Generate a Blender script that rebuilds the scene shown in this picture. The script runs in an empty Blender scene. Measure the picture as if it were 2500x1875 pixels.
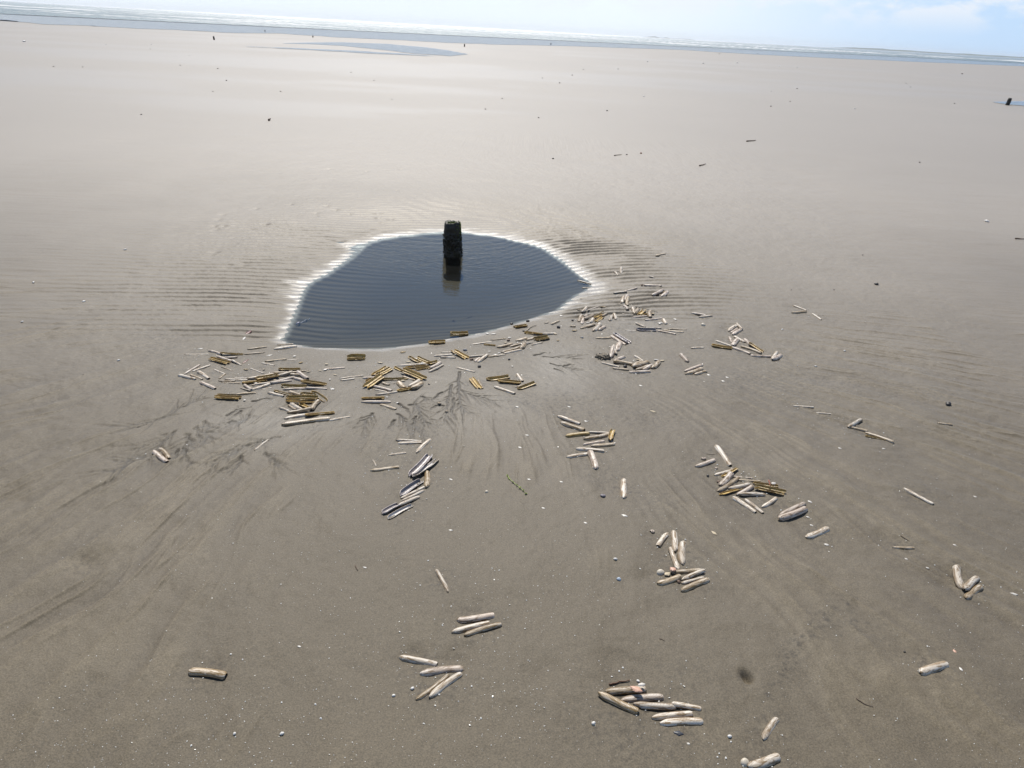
import bpy, bmesh, math, random
import numpy as np
from mathutils import Vector, Matrix, Quaternion

R = math.radians
S = bpy.context.scene
COL = S.collection

# ------------------------------------------------------------------ camera
CAM_H = 1.6
F_PX = 1900.0                      # focal length in pixels of the 2500 px wide photograph
ROLL = math.atan(0.0562)
PITCH = math.atan(865.5 * math.cos(ROLL) / F_PX)
fw = Vector((0, math.cos(PITCH), -math.sin(PITCH)))
r0 = Vector((1, 0, 0)); u0 = Vector((0, math.sin(PITCH), math.cos(PITCH)))
rt = r0 * math.cos(ROLL) + u0 * math.sin(ROLL)
up = u0 * math.cos(ROLL) - r0 * math.sin(ROLL)
cd = bpy.data.cameras.new("camera"); cam = bpy.data.objects.new("camera", cd); COL.objects.link(cam)
cam.matrix_world = Matrix(((rt.x, up.x, -fw.x, 0), (rt.y, up.y, -fw.y, 0), (rt.z, up.z, -fw.z, CAM_H), (0, 0, 0, 1)))
cd.sensor_width = 36.0; cd.lens = 36.0 * F_PX / 2500.0
cd.clip_start = 0.05; cd.clip_end = 60000
S.camera = cam

def at(px, py, z=0.0):
    """point of the place, at height z, that the photograph shows at pixel (px, py)"""
    d = fw * F_PX + rt * (px - 1250.0) - up * (py - 937.5)
    t = (z - CAM_H) / d.z
    return Vector((d.x * t, d.y * t, z))

# ------------------------------------------------------------------ light
SUN_EL = R(51.0)
sd_ = at(985, 200); SUN_AZ = math.atan2(sd_.x, sd_.y) # clockwise from +Y
S.view_settings.view_transform = 'Standard'; S.view_settings.look = 'None'
S.view_settings.exposure = 0.12; S.view_settings.gamma = 1.0
S.view_settings.use_curve_mapping = False
S.cycles.use_denoising = True
S.cycles.max_bounces = 6; S.cycles.transparent_max_bounces = 8
S.cycles.sample_clamp_indirect = 4.0

w = bpy.data.worlds.new("World"); S.world = w; w.use_nodes = True
nt = w.node_tree; nt.nodes.clear()
N = nt.nodes.new; Lk = nt.links.new
out = N('ShaderNodeOutputWorld'); bg = N('ShaderNodeBackground'); Lk(bg.outputs[0], out.inputs[0])
sky = N('ShaderNodeTexSky'); sky.sky_type = 'NISHITA'; sky.sun_disc = False
sky.sun_elevation = SUN_EL; sky.sun_rotation = SUN_AZ
sky.altitude = 0; sky.air_density = 1.0; sky.dust_density = 0.25; sky.ozone_density = 2.0
bg.inputs[1].default_value = 0.055
# thin bright veil low over the sea, whiter towards the sun, bluer to the right, with broken cumulus on it
tc = N('ShaderNodeTexCoord'); sx = N('ShaderNodeSeparateXYZ'); Lk(tc.outputs['Generated'], sx.inputs[0])
def mrange(src, a, b, c0, c1):
    m = N('ShaderNodeMapRange'); m.interpolation_type = 'SMOOTHSTEP'
    for k_, v_ in (('From Min', a), ('From Max', b), ('To Min', c0), ('To Max', c1)): m.inputs[k_].default_value = v_
    Lk(src, m.inputs['Value']); return m.outputs[0]
def mixw(f, a, b2):
    m = N('ShaderNodeMix'); m.data_type = 'RGBA'
    for s_, v_ in (('Factor', f), ('A', a), ('B', b2)):
        if hasattr(v_, 'is_linked'): Lk(v_, m.inputs[s_])
        elif s_ == 'Factor': m.inputs[s_].default_value = v_
        else: m.inputs[s_].default_value = (*v_, 1)
    return m.outputs['Result']
def mul(a, b2):
    m = N('ShaderNodeMath'); m.operation = 'MULTIPLY'
    for i_, v_ in enumerate((a, b2)):
        if hasattr(v_, 'is_linked'): Lk(v_, m.inputs[i_])
        else: m.inputs[i_].default_value = v_
    return m.outputs[0]
veil = mixw(mrange(sx.outputs['X'], 0.08, 0.52, 0, 1), (15.99, 17.39, 18.50), (9.67, 12.93, 16.88))
mp = N('ShaderNodeMapping'); mp.inputs['Scale'].default_value = (1, 1, 2.2); mp.inputs['Location'].default_value = (0.31, 0.1, 0.06); Lk(tc.outputs['Generated'], mp.inputs[0])
nz = N('ShaderNodeTexNoise'); nz.inputs['Scale'].default_value = 9.0; nz.inputs['Detail'].default_value = 8; nz.inputs['Roughness'].default_value = 0.6
Lk(mp.outputs[0], nz.inputs['Vector'])
cl = mul(mrange(nz.outputs['Fac'], 0.45, 0.57, 0, 1), mrange(sx.outputs['Z'], 0.012, 0.05, 0, 0.85))
veil = mixw(cl, veil, (15.56, 16.06, 16.74))
blue = mixw(mrange(sx.outputs['Z'], 0.36, 0.62, 0.8, 0.0), sky.outputs[0], (4.0, 8.4, 16.6))
col_ = mixw(mrange(sx.outputs['Z'], 0.07, 0.28, 0.93, 0.0), blue, veil)
Lk(col_, bg.inputs[0])

sl = bpy.data.lights.new("sun", 'SUN'); sl.energy = 5.0; sl.angle = R(0.53); sl.color = (1.0, 0.955, 0.88)
so = bpy.data.objects.new("sun", sl); COL.objects.link(so)
tos = Vector((math.sin(SUN_AZ) * math.cos(SUN_EL), math.cos(SUN_AZ) * math.cos(SUN_EL), math.sin(SUN_EL)))
so.rotation_mode = 'QUATERNION'; so.rotation_quaternion = tos.to_track_quat('Z', 'Y'); so.location = tos * 50

# ------------------------------------------------------------------ helpers
rng = random.Random(7)

def tag(o, label=None, cat=None, group=None, kind=None):
    if label:
        n = len(label.split()); assert 4 <= n <= 16, (n, label)
        o['label'] = label
    if cat: o['category'] = cat
    if group: o['group'] = group
    if kind: o['kind'] = kind
    return o

def mesh_np(name, verts, quads, mats=(), smooth=True, attrs=None, mat_idx=None):
    me = bpy.data.meshes.new(name)
    v = np.asarray(verts, dtype=np.float32); q = np.asarray(quads, dtype=np.int32)
    k = q.shape[1]
    me.vertices.add(len(v)); me.vertices.foreach_set('co', v.ravel())
    me.loops.add(q.size); me.loops.foreach_set('vertex_index', q.ravel())
    me.polygons.add(len(q)); me.polygons.foreach_set('loop_start', np.arange(0, q.size, k, dtype=np.int32))
    me.polygons.foreach_set('loop_total', np.full(len(q), k, dtype=np.int32))
    if mat_idx is not None: me.polygons.foreach_set('material_index', np.asarray(mat_idx, dtype=np.int32))
    if smooth: me.polygons.foreach_set('use_smooth', np.ones(len(q), dtype=bool))
    me.update(calc_edges=True)
    for a, val in (attrs or {}).items():
        at_ = me.attributes.new(a, 'FLOAT', 'POINT'); at_.data.foreach_set('value', np.asarray(val, dtype=np.float32).ravel())
    for m in mats: me.materials.append(m)
    return me

def link(name, me, parent=None):
    o = bpy.data.objects.new(name, me); COL.objects.link(o)
    if parent: o.parent = parent
    return o

def empty(name, loc=(0, 0, 0)):
    o = bpy.data.objects.new(name, None); COL.objects.link(o); o.location = loc; o.empty_display_size = 0.02
    return o

def grid_quads(nr, nc, wrap=False):
    i = np.arange(nr - 1)[:, None]; j = np.arange(nc if wrap else nc - 1)[None, :]
    j2 = (j + 1) % nc
    return np.stack([i * nc + j, i * nc + j2, (i + 1) * nc + j2, (i + 1) * nc + j], -1).reshape(-1, 4)

def vnoise(x, y, seed=0):
    """smooth value noise in [-1, 1]"""
    xi = np.floor(x).astype(np.int64); yi = np.floor(y).astype(np.int64)
    fx = x - xi; fy = y - yi
    fx = fx * fx * fx * (fx * (fx * 6 - 15) + 10); fy = fy * fy * fy * (fy * (fy * 6 - 15) + 10)
    def h(a, b):
        n = (a * 374761393 + b * 668265263 + seed * 974711) & 0xFFFFFFFF
        n = ((n ^ (n >> 13)) * 1274126177) & 0xFFFFFFFF
        n = (n ^ (n >> 16)) & 0xFFFF
        return n / 32767.5 - 1.0
    a = h(xi, yi); b = h(xi + 1, yi); c = h(xi, yi + 1); d = h(xi + 1, yi + 1)
    return (a * (1 - fx) + b * fx) * (1 - fy) + (c * (1 - fx) + d * fx) * fy

def fbm(x, y, seed=0, octv=4, gain=0.5):
    s = 0; a = 1.0; f = 1.0
    for o in range(octv):
        s = s + a * vnoise(x * f + 17.3 * o, y * f - 9.1 * o, seed + o); a *= gain; f *= 2.03
    return s

def smooth01(t): t = np.clip(t, 0, 1); return t * t * (3 - 2 * t)

def material(name):
    m = bpy.data.materials.new(name); m.use_nodes = True
    b = m.node_tree.nodes['Principled BSDF']
    return m, m.node_tree, b

def ramp(t, stops):
    r = t.nodes.new('ShaderNodeValToRGB'); e = r.color_ramp.elements
    while len(e) < len(stops): e.new(0.5)
    for k, (p, c) in enumerate(stops): e[k].position = p; e[k].color = (*c, 1) if len(c) == 3 else c
    return r

def noise(t, vec, scale, detail=4, rough=0.55, dist=0.0):
    n = t.nodes.new('ShaderNodeTexNoise'); n.inputs['Scale'].default_value = scale; n.inputs['Detail'].default_value = detail
    n.inputs['Roughness'].default_value = rough; n.inputs['Distortion'].default_value = dist
    if vec: t.links.new(vec, n.inputs['Vector'])
    return n

def mixc(t, fac, a, b, blend='MIX'):
    m = t.nodes.new('ShaderNodeMix'); m.data_type = 'RGBA'; m.blend_type = blend
    for s, v in (('Factor', fac), ('A', a), ('B', b)):
        if hasattr(v, 'is_linked'): t.links.new(v, m.inputs[s])
        elif s == 'Factor': m.inputs[s].default_value = v
        else: m.inputs[s].default_value = (*v, 1)
    return m.outputs['Result']

def math_(t, op, a, b=0.0, clamp=False, c=0.5):
    m = t.nodes.new('ShaderNodeMath'); m.operation = op; m.use_clamp = clamp
    if hasattr(c, 'is_linked'): t.links.new(c, m.inputs[2])
    else: m.inputs[2].default_value = c
    for i, v in enumerate((a, b)):
        if hasattr(v, 'is_linked'): t.links.new(v, m.inputs[i])
        else: m.inputs[i].default_value = v
    return m.outputs[0]

# ------------------------------------------------------------------ what lies on the sand (pixel traces of the photograph, unprojected to the ground)
# origin of a zoom window, its scale 4.424; entry: x1 y1 x2 y2 width type  (w white, p pinkish, t tan, o olive, u purple; i = hollow side up, 2 = both valves open, s = thin sliver)
Z = 4.424
CLUSTERS = [
 (400, 800, "by the left corner of the pool", """225 290 480 290 18 ws;485 250 625 292 30 p;610 290 850 292 25 oi;650 330 790 325 28 p;575 315 740 370 30 p;
  490 340 700 395 40 o2;735 365 835 405 20 w;860 288 1085 270 22 t;905 237 1105 212 24 t;1225 188 1395 180 20 t;1190 235 1430 205 30 w;
  1095 368 1320 345 25 t;1060 385 1190 410 18 w;1330 352 1455 342 14 ws;1980 338 2175 335 60 o2"""),
 (400, 800, "in the small far left fan", """220 505 385 405 22 p;310 475 495 410 24 w;160 515 340 560 34 w;285 510 410 560 26 t;370 475 485 555 36 w;390 590 555 660 38 p;
  540 450 650 495 14 ws;620 420 735 465 14 ts;597 555 660 500 20 t"""),
 (400, 800, "along the top of the left heap", """930 440 1075 495 18 w;1240 455 1470 455 32 oi;1470 472 1560 465 20 t;1175 490 1470 482 28 t;1340 505 1470 520 36 t;1440 485 1550 560 40 p;
  895 560 1190 510 36 t;750 540 905 545 14 ws;660 560 900 570 22 w;590 575 770 578 18 t;625 592 830 602 18 t;1730 452 1955 435 28 p"""),
 (400, 800, "across the middle of the left heap", """1190 530 1390 500 35 t;1160 605 1410 540 34 p;1410 550 1540 590 35 p;850 605 1110 580 40 oi;1000 575 1240 535 44 o2;970 615 1155 598 25 w;940 680 1150 610 34 w;
  865 615 945 680 28 p;825 650 935 690 15 ws;1150 612 1380 575 30 p;1060 668 1160 650 15 ws;1480 598 1745 625 45 o2;1270 635 1535 642 45 oi;
  1290 670 1540 662 28 p;1530 662 1760 665 28 p"""),
 (400, 800, "low down in the left heap", """580 728 790 735 30 oi;780 725 990 708 28 t;545 760 825 772 50 o2;1190 685 1370 735 35 oi;1125 705 1290 745 34 w;1350 695 1470 735 38 t;1480 725 1640 730 35 oi;
  1600 695 1755 795 48 oi;1320 768 1660 765 45 o2;1320 800 1640 815 30 oi"""),
 (400, 800, "at the bottom of the left heap", """1250 865 1355 905 30 w;1345 840 1420 890 30 t;1370 830 1485 890 42 w;1470 830 1580 885 45 oi;1590 900 1670 800 44 t;1335 925 1590 905 40 t;
  1300 985 1600 935 45 w;1530 965 1840 925 45 oi;1275 1055 1790 990 58 t;1790 1005 2005 965 32 w"""),
 (400, 800, "alone among the rills left of centre", "980 1325 1125 1215 24 w"),
 (200, 1000, "side by side among the left rills", "770 450 915 570 55 p;845 420 945 530 46 t"),
 (800, 750, "half afloat at the pool's near edge", "1090 392 1270 385 48 o2;1325 318 1515 300 46 oi;2015 225 2155 205 42 o2"),
 (800, 750, "in the short row below the pool's near edge", """1225 488 1340 485 18 ws;1150 530 1345 515 28 w;1220 545 1380 550 25 w;1510 540 1690 525 22 w;1350 480 1500 560 46 o2;1720 540 1920 515 18 t;
  1590 592 1640 555 30 p;1625 595 1720 525 34 w;1390 655 1585 702 24 w"""),
 (800, 750, "at the top of the central heap", """875 540 990 602 36 oi;960 550 1085 605 34 o2;760 635 1060 612 22 w;840 662 1060 640 34 oi;950 680 1100 655 36 o2;1080 622 1190 592 40 oi;
  1110 670 1220 600 36 p;1095 702 1245 630 28 w"""),
 (800, 750, "in the middle of the central heap", """480 740 640 650 36 oi;540 745 690 670 42 o2;720 650 820 700 28 oi;840 680 1000 740 42 oi;800 695 1050 790 46 o2;
  130 775 380 740 20 w;140 795 290 775 22 w;380 768 560 760 28 p;810 750 940 795 30 t"""),
 (800, 750, "at the foot of the central heap", """590 785 850 778 32 oi;420 812 470 780 34 oi;400 880 590 760 52 o2;590 820 660 845 30 t;760 812 825 880 50 t;490 855 690 905 36 p;500 885 640 915 18 ws;
  520 950 750 920 28 w;755 912 905 885 48 oi;880 862 990 795 46 w;910 900 1020 825 54 t"""),
 (800, 750, "just below the central heap", "370 992 610 985 36 oi;365 1025 680 1025 34 p;570 1055 735 1105 32 t"),
 (800, 750, "standing in the sand right of the central heap", "1545 770 1635 885 40 o2;1625 785 1670 880 25 t"),
 (1150, 700, "in the loose row below the centre of the pool", "170 1010 410 980 50 oi;285 1025 535 1050 46 o2;495 945 555 1025 32 w;475 1085 640 1055 22 w;505 1110 690 1050 42 oi;250 1085 468 1160 38 w"),
 (1150, 700, "by the pool's right near shore", """0 625 220 595 18 ws;210 578 372 563 15 t;580 500 670 510 32 oi;660 515 780 520 36 oi;770 525 915 508 28 w;490 590 600 560 40 t;600 580 690 560 36 t;690 582 840 555 52 o2;
  655 632 770 605 18 w;140 628 260 640 24 oi"""),
 (1150, 700, "in the leaning bundle right of the central heap", "285 660 450 620 38 t;420 652 530 622 26 t;330 712 520 660 32 t;355 725 545 682 30 w;540 680 580 620 40 t;585 625 660 605 16 w"),
 (1150, 700, "in the loose group off the pool's right corner", """865 410 950 375 25 t;1070 432 1125 435 30 t;1205 275 1250 225 30 w;1260 255 1370 215 15 ps;1165 380 1190 310 30 t;1195 405 1220 325 28 p;1220 345 1250 310 25 p;1228 360 1335 300 36 t;
  1290 390 1320 350 34 w;1330 340 1440 280 32 oi;1350 385 1420 320 30 o2;1420 325 1475 285 22 t;1185 455 1330 412 32 t;1320 485 1395 405 42 w;1380 475 1440 440 36 p;1495 370 1530 310 30 w;1565 355 1545 305 28 w"""),
 (1150, 700, "next to the brown worm mound", "1350 560 1510 555 28 t;1540 515 1700 615 50 ui;1510 530 1665 630 34 p;1565 700 1610 612 54 p;1565 740 1538 660 28 w;1505 775 1530 685 42 p"),
 (1150, 700, "in the ring below the worm mound", """1540 810 1650 760 38 p;1400 820 1600 870 30 w;1535 820 1740 842 45 t;1530 885 1700 905 32 t;1765 748 1860 810 28 w;1740 870 1840 812 45 t;
  1750 885 1910 818 42 t;1780 905 1920 858 36 t;1860 905 1950 862 40 p;1960 890 2035 815 46 t;1708 930 1932 920 36 p"""),
 (1150, 700, "near the rippled sand right of the pool", """1535 70 1680 55 20 w;1660 52 1790 15 20 p;1632 180 1652 110 42 w;1665 175 1685 110 38 p;1683 210 1692 142 30 t;1650 200 1698 245 28 p;
  2050 92 2085 48 22 oi;1960 95 2075 45 36 p;2060 112 2120 60 36 p;1895 148 2030 145 14 ps"""),
 (1400, 600, "on the ripples right of the pool", "890 115 985 92 28 t;480 330 450 285 26 w;513 300 517 235 25 w;815 330 880 345 15 ws;760 430 950 438 28 p;45 405 190 415 18 w;95 470 200 450 14 ws"),
 (1400, 600, "around the gold shells right of the pool", """655 730 640 668 30 w;655 750 700 690 34 t;700 750 770 698 36 oi;730 755 800 738 25 oi;825 780 825 710 34 t;625 780 795 760 24 p;
  775 805 955 785 22 p;1000 850 970 800 34 w;670 835 770 880 24 w"""),
 (1400, 600, "in the straight line right of the pool", """560 915 680 920 16 ws;690 888 870 888 14 w;680 912 890 920 50 ui;890 892 945 892 22 p;1020 900 1220 908 18 t;970 915 1185 938 24 t;905 920 1100 960 28 p"""),
 (1400, 600, "on the open sand right of the line", "1270 728 1430 755 24 p;1360 775 1495 760 28 w;1270 1110 1405 1104 25 w;1235 1260 1160 1175 40 p;1200 1360 1385 1292 36 p;1215 1392 1390 1330 46 t;1310 1395 1430 1360 32 t"),
 (1700, 600, "at the top of the right hand chain", "345 925 430 865 36 w;375 945 440 900 26 p;390 965 480 910 36 p;490 915 435 840 26 w;380 1045 358 990 28 p"),
 (1700, 600, "in the lower right hand chain", """405 980 520 1045 32 w;395 1085 440 1020 46 p;520 1010 590 1080 36 p;560 1070 710 1150 36 oi;485 1092 700 1165 36 t;380 1100 580 1172 36 p;
  210 1028 375 1085 26 w;165 1085 380 1120 46 oi;585 1190 800 1200 34 p;815 1225 870 1150 30 w;820 1242 915 1185 42 p"""),
 (1700, 600, "in the loose trio on bare sand at right", "1050 648 1185 700 18 w;1030 728 1185 715 26 t;1250 732 1350 800 22 w"),
 (850, 1040, "in the small group left of the seaweed strand", "520 155 790 172 34 w;540 192 790 185 42 w;735 290 880 150 42 w;440 315 620 290 30 ws;245 488 545 450 48 t;268 365 300 430 12 ws"),
 (850, 1040, "in the stair of shells at centre left", """675 550 890 330 80 ui;710 572 970 370 52 wi;850 670 855 500 58 t;560 755 780 600 72 ui;570 785 830 660 36 w;580 810 815 700 36 w;
  370 955 540 860 70 ui;545 875 760 770 46 w;425 1002 680 860 50 wi"""),
 (1300, 980, "in the stack right of centre", """270 160 510 245 40 w;305 235 555 318 54 t;360 378 605 350 56 o;600 335 825 345 28 w;560 415 835 362 52 t;835 435 865 320 44 oi;
  550 470 770 432 36 p;640 490 885 468 46 t;475 515 770 540 48 w;370 605 605 570 48 w;690 735 625 560 62 p"""),
 (1300, 980, "alone on bare sand right of centre", "985 1050 985 850 62 w"),
 (1650, 1020, "at the top of the right fan", "215 532 420 460 48 p;435 300 590 520 54 w;420 622 620 562 38 w;500 640 665 562 32 oi;480 740 600 615 62 p;455 800 680 655 46 t;610 635 825 655 24 p;665 675 910 690 26 t"),
 (1650, 1020, "at the foot of the right fan", """570 770 790 722 48 w;470 835 710 768 36 oi;660 840 830 745 52 p;835 712 1100 750 44 oi;850 752 1180 825 58 o2;680 840 955 832 46 w;
  620 860 860 1022 52 w;750 885 940 1032 42 w;935 970 1085 872 42 w"""),
 (1650, 1020, "in the diagonal right of the right fan", "1115 1090 1395 960 95 p2c;1410 1300 1640 1200 70 w"),
 (2000, 900, "in the broken chain at far right", "310 638 450 555 38 w;350 642 520 682 34 t;500 730 740 775 28 oi;500 692 800 802 34 t"),
 (2000, 900, "alone on the streaked sand at far right", "1280 592 1430 608 25 t;915 1300 1225 1468 42 w"),
 (1700, 600, "on the bare sand at right", "1045 1732 1265 1746 24 w;1290 1805 1450 1815 15 ws"),
 (2000, 1300, "on the sand at the right edge", "795 165 1020 172 34 t;1535 620 1475 370 78 w;1560 640 1700 492 74 w;1580 715 1735 588 72 t;1085 1520 1365 1425 92 w"),
 (900, 1400, "in the front trio at centre", "960 515 1350 455 82 p;900 638 1295 540 68 w;1035 672 1420 552 66 t"),
 (900, 1400, "above the front trio", "860 200 735 -30 46 w"),
 (900, 1400, "in the front arrow left of centre", "340 905 735 982 76 w;560 1082 1010 1030 92 p;520 1370 860 1108 56 t;655 1340 985 1092 78 w"),
 (1400, 1260, "in the upright group below right of centre", "1015 188 910 325 54 w;1100 390 1085 178 66 w;1170 525 1180 285 78 w;1130 582 1042 365 54 w"),
 (1400, 1260, "in the flat pile below right of centre", "1060 610 1370 590 60 t;1170 692 1405 602 56 w;915 740 1150 672 78 t;1170 732 1400 672 46 w;1165 812 1450 690 66 t"),
 (1400, 1500, "in the big front pile", """345 845 770 815 88 t;510 930 955 890 88 p;270 870 690 1062 78 t;650 980 1100 1005 78 w;1060 990 1370 1020 66 w;850 1120 1275 1072 72 w;940 1178 1385 1150 88 w"""),
 (1400, 1500, "near the bottom edge right of centre", "2045 1350 2190 1130 72 w;1895 1660 2215 1545 108 w"),
 (300, 1500, "alone at the front left", "725 622 1115 668 98 t"),
]
SHELLS = []      # px1 py1 px2 py2 wpx type cluster
for ox, oy, cname, txt in CLUSTERS:
    for e in txt.replace("\n", " ").split(";"):
        f = e.split()
        if len(f) < 6: continue
        a = [float(v) for v in f[:5]]
        SHELLS.append((ox + a[0] / Z, oy + a[1] / Z, ox + a[2] / Z, oy + a[3] / Z, a[4] / Z, f[5], cname))

# ------------------------------------------------------------------ the scour pool's outline
ZW = -0.034      # water level in the pool
pz = [(205,935),(235,900),(255,850),(285,790),(305,740),(320,700),(335,660),(355,625),(375,597),(430,566),(485,540),(530,508),(575,478),(630,440),(668,405),(700,372),(750,346),(810,331),(880,318),(960,308),(1050,299),(1120,292),(1190,287),(1250,285),(1310,287),(1370,297),(1440,304),(1540,318),(1610,338),(1690,353),(1745,370),(1800,390),(1840,420),(1890,452),(1940,490),(1985,528),(2025,558),(2075,585),(2085,610),(2045,640),(1985,668),(1930,710),(1880,752),(1800,780),(1700,812),(1600,843),(1500,872),(1400,897),(1310,915),(1240,927),(1180,942),(1100,954),(1000,968),(900,981),(800,987),(700,988),(600,988),(500,986),(400,981),(300,968),(240,955)]
POOL = np.array([[*at(600 + x / 2.458, 450 + y / 2.458, ZW).xy] for x, y in pz])
PC = np.array(at(1130, 690, ZW).xy)

def signed_dist(X, Y, P):
    d2 = np.full(X.shape, 1e9); inside = np.zeros(X.shape, bool)
    n = len(P)
    for k in range(n):
        ax, ay = P[k]; bx, by = P[(k + 1) % n]
        ex, ey = bx - ax, by - ay
        t = np.clip(((X - ax) * ex + (Y - ay) * ey) / (ex * ex + ey * ey + 1e-12), 0, 1)
        d2 = np.minimum(d2, (X - ax - t * ex) ** 2 + (Y - ay - t * ey) ** 2)
        c = ((ay > Y) != (by > Y)) & (X < (bx - ax) * (Y - ay) / (by - ay + 1e-12) + ax)
        inside ^= c
    d = np.sqrt(d2)
    return np.where(inside, -d, d)

# ------------------------------------------------------------------ the beach: one sheet to beyond the sea's edge
def axis(segs, far_lo, far_hi, g=1.09):
    a = [segs[0][0]]
    for hi, step in segs[1:]: a += list(np.arange(a[-1] + step, hi, step))
    s = segs[-1][1]
    while a[-1] < far_hi: s *= g; a.append(a[-1] + s)
    b = []; s = segs[1][1]; v = a[0]
    while v > far_lo: s *= g; v -= s; b.append(v)
    return np.array(b[::-1] + a)
xs = axis([(-2.5,), (-2.2, 0.008), (0.75, 0.0034), (3.0, 0.008)], -14000, 14000)
ys = axis([(1.15,), (3.05, 0.008), (4.75, 0.0034), (6.6, 0.0085), (10.5, 0.017)], -60, 14000)
X, Y = np.meshgrid(xs, ys)
Zg = np.zeros_like(X); WET = np.zeros_like(X); DIRT = np.zeros_like(X)
ix0, ix1 = np.searchsorted(xs, [-6.0, 7.0]); iy0, iy1 = np.searchsorted(ys, [1.0, 14.0])
wx = X[iy0:iy1, ix0:ix1]; wy = Y[iy0:iy1, ix0:ix1]
sd = signed_dist(wx, wy, POOL)
hz = np.zeros_like(wx)
# soft undulation + flow streaks fanning out from the pool
rr = np.hypot(wx - PC[0], wy - PC[1]); th = np.arctan2(wx - PC[0], -(wy - PC[1]))
hz += 0.006 * fbm(wx * 0.9, wy * 0.9, 3, 3) + 0.0042 * fbm(wx * 3.6 + 0.8 * wy, wy * 3.0, 4, 4, 0.55) * smooth01((4.6 - wy) / 1.6)
fade = smooth01((rr - 1.7) / 1.1)
thw = th + 0.022 * fbm(wx * 1.3, wy * 1.3, 5, 3)
streak = fbm(thw * 26, rr * 1.6, 11, 3, 0.6) + 0.6 * fbm(thw * 62, rr * 3.2, 12, 3, 0.6)
front = smooth01((PC[1] + 0.3 - wy) / 1.2)
smask = smooth01(0.45 + 1.1 * fbm(wx * 1.7, wy * 1.7, 13, 3) + 0.55 * np.clip(np.abs(wx - 0.15) - 0.45, -0.5, 1.0))
streak = streak * smask
ridge = (1 - np.abs(fbm(thw * 30 + 4, rr * 1.1, 15, 3, 0.55)).clip(0, 1)) ** 4
hz += (0.0022 * streak + 0.0070 * ridge * smask) * fade * front
hz += 0.0016 * fbm(wx * 9, wy * 9, 21, 4) + 0.0008 * fbm(wx * 38, wy * 38, 23, 3)
# the scour hollow
nearside = smooth01((PC[1] - 0.25 - wy) / 0.6)
rise = 0.034 * (1 - np.exp(-np.clip(sd, 0, None) / (0.36 - 0.16 * nearside)))
dep = -0.085 * (1 - np.exp(np.clip(sd, None, 0) / 0.30))
POST = at(1106, 626, ZW)
dep2 = -0.05 * np.exp(-((wx - POST.x) ** 2 + (wy - POST.y) ** 2) / (2 * 0.22 ** 2))
near = smooth01(1 - np.clip(sd, 0, None) / 1.6)
hz = hz * (0.35 + 0.65 * smooth01(sd / 0.35)) + np.where(sd > 0, ZW + rise, ZW + dep + dep2)
# ripple marks left, right and behind
lam = 0.084
side = smooth01(np.abs(wx - PC[0]) / 0.9)
phase_y = wy + 0.030 * fbm(wx * 0.9, wy * 0.9, 31, 2) + 0.012 * fbm(wx * 3.0, wy * 4, 33, 3)
dxr = np.clip(wx - PC[0] - 0.25, 0, 1.6)
phase_y = phase_y - np.where(wx > PC[0] + 0.25, 0.62 * dxr - 0.20 * dxr ** 2, 0.16 * (wx - PC[0] - 0.25) - 0.10 * np.clip(wx - PC[0] - 0.25, -1.3, 0) ** 2)
ph = phase_y / lam * 2 * math.pi
rip = np.sin(ph + 0.55 * np.sin(ph))
env = smooth01(1 - (sd - 0.05) / np.where(wx > PC[0], 1.5, 2.3)) * smooth01(1.2 + 0.9 * fbm(wx * 3.3, wy * 5.0, 36, 3)) * smooth01((wy - (PC[1] - 0.80 - 0.70 * (wx < PC[0]))) / 0.28)
patch = 0.25 + 0.75 * smooth01(0.70 + 0.7 * fbm(wx * 1.9, wy * 3.0, 35, 3))
amp = (0.0056 + 0.0034 * (wx > PC[0])) * env * (0.40 + 0.60 * smooth01(sd / 0.16)) * (0.35 + 0.65 * side) * (0.35 + 0.65 * patch)
amp = np.where(sd < 0, 0.0050 * np.clip(1 + sd / 0.9, 0.3, 1) * (0.4 + 0.6 * patch) * smooth01(-sd / 0.12 + 0.45), amp)
hz += amp * rip
ph2 = (wy + 0.03 * fbm(wx * 2, wy * 2, 37, 2)) / 0.062 * 2 * math.pi
hz += 0.0034 * np.sin(ph2) * smooth01(1 - np.abs(sd - 0.9) / 0.9) * smooth01((wy - PC[1] - 1.0) / 0.5) * smooth01((wx - PC[0] + 1.0) / 0.5)
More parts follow.
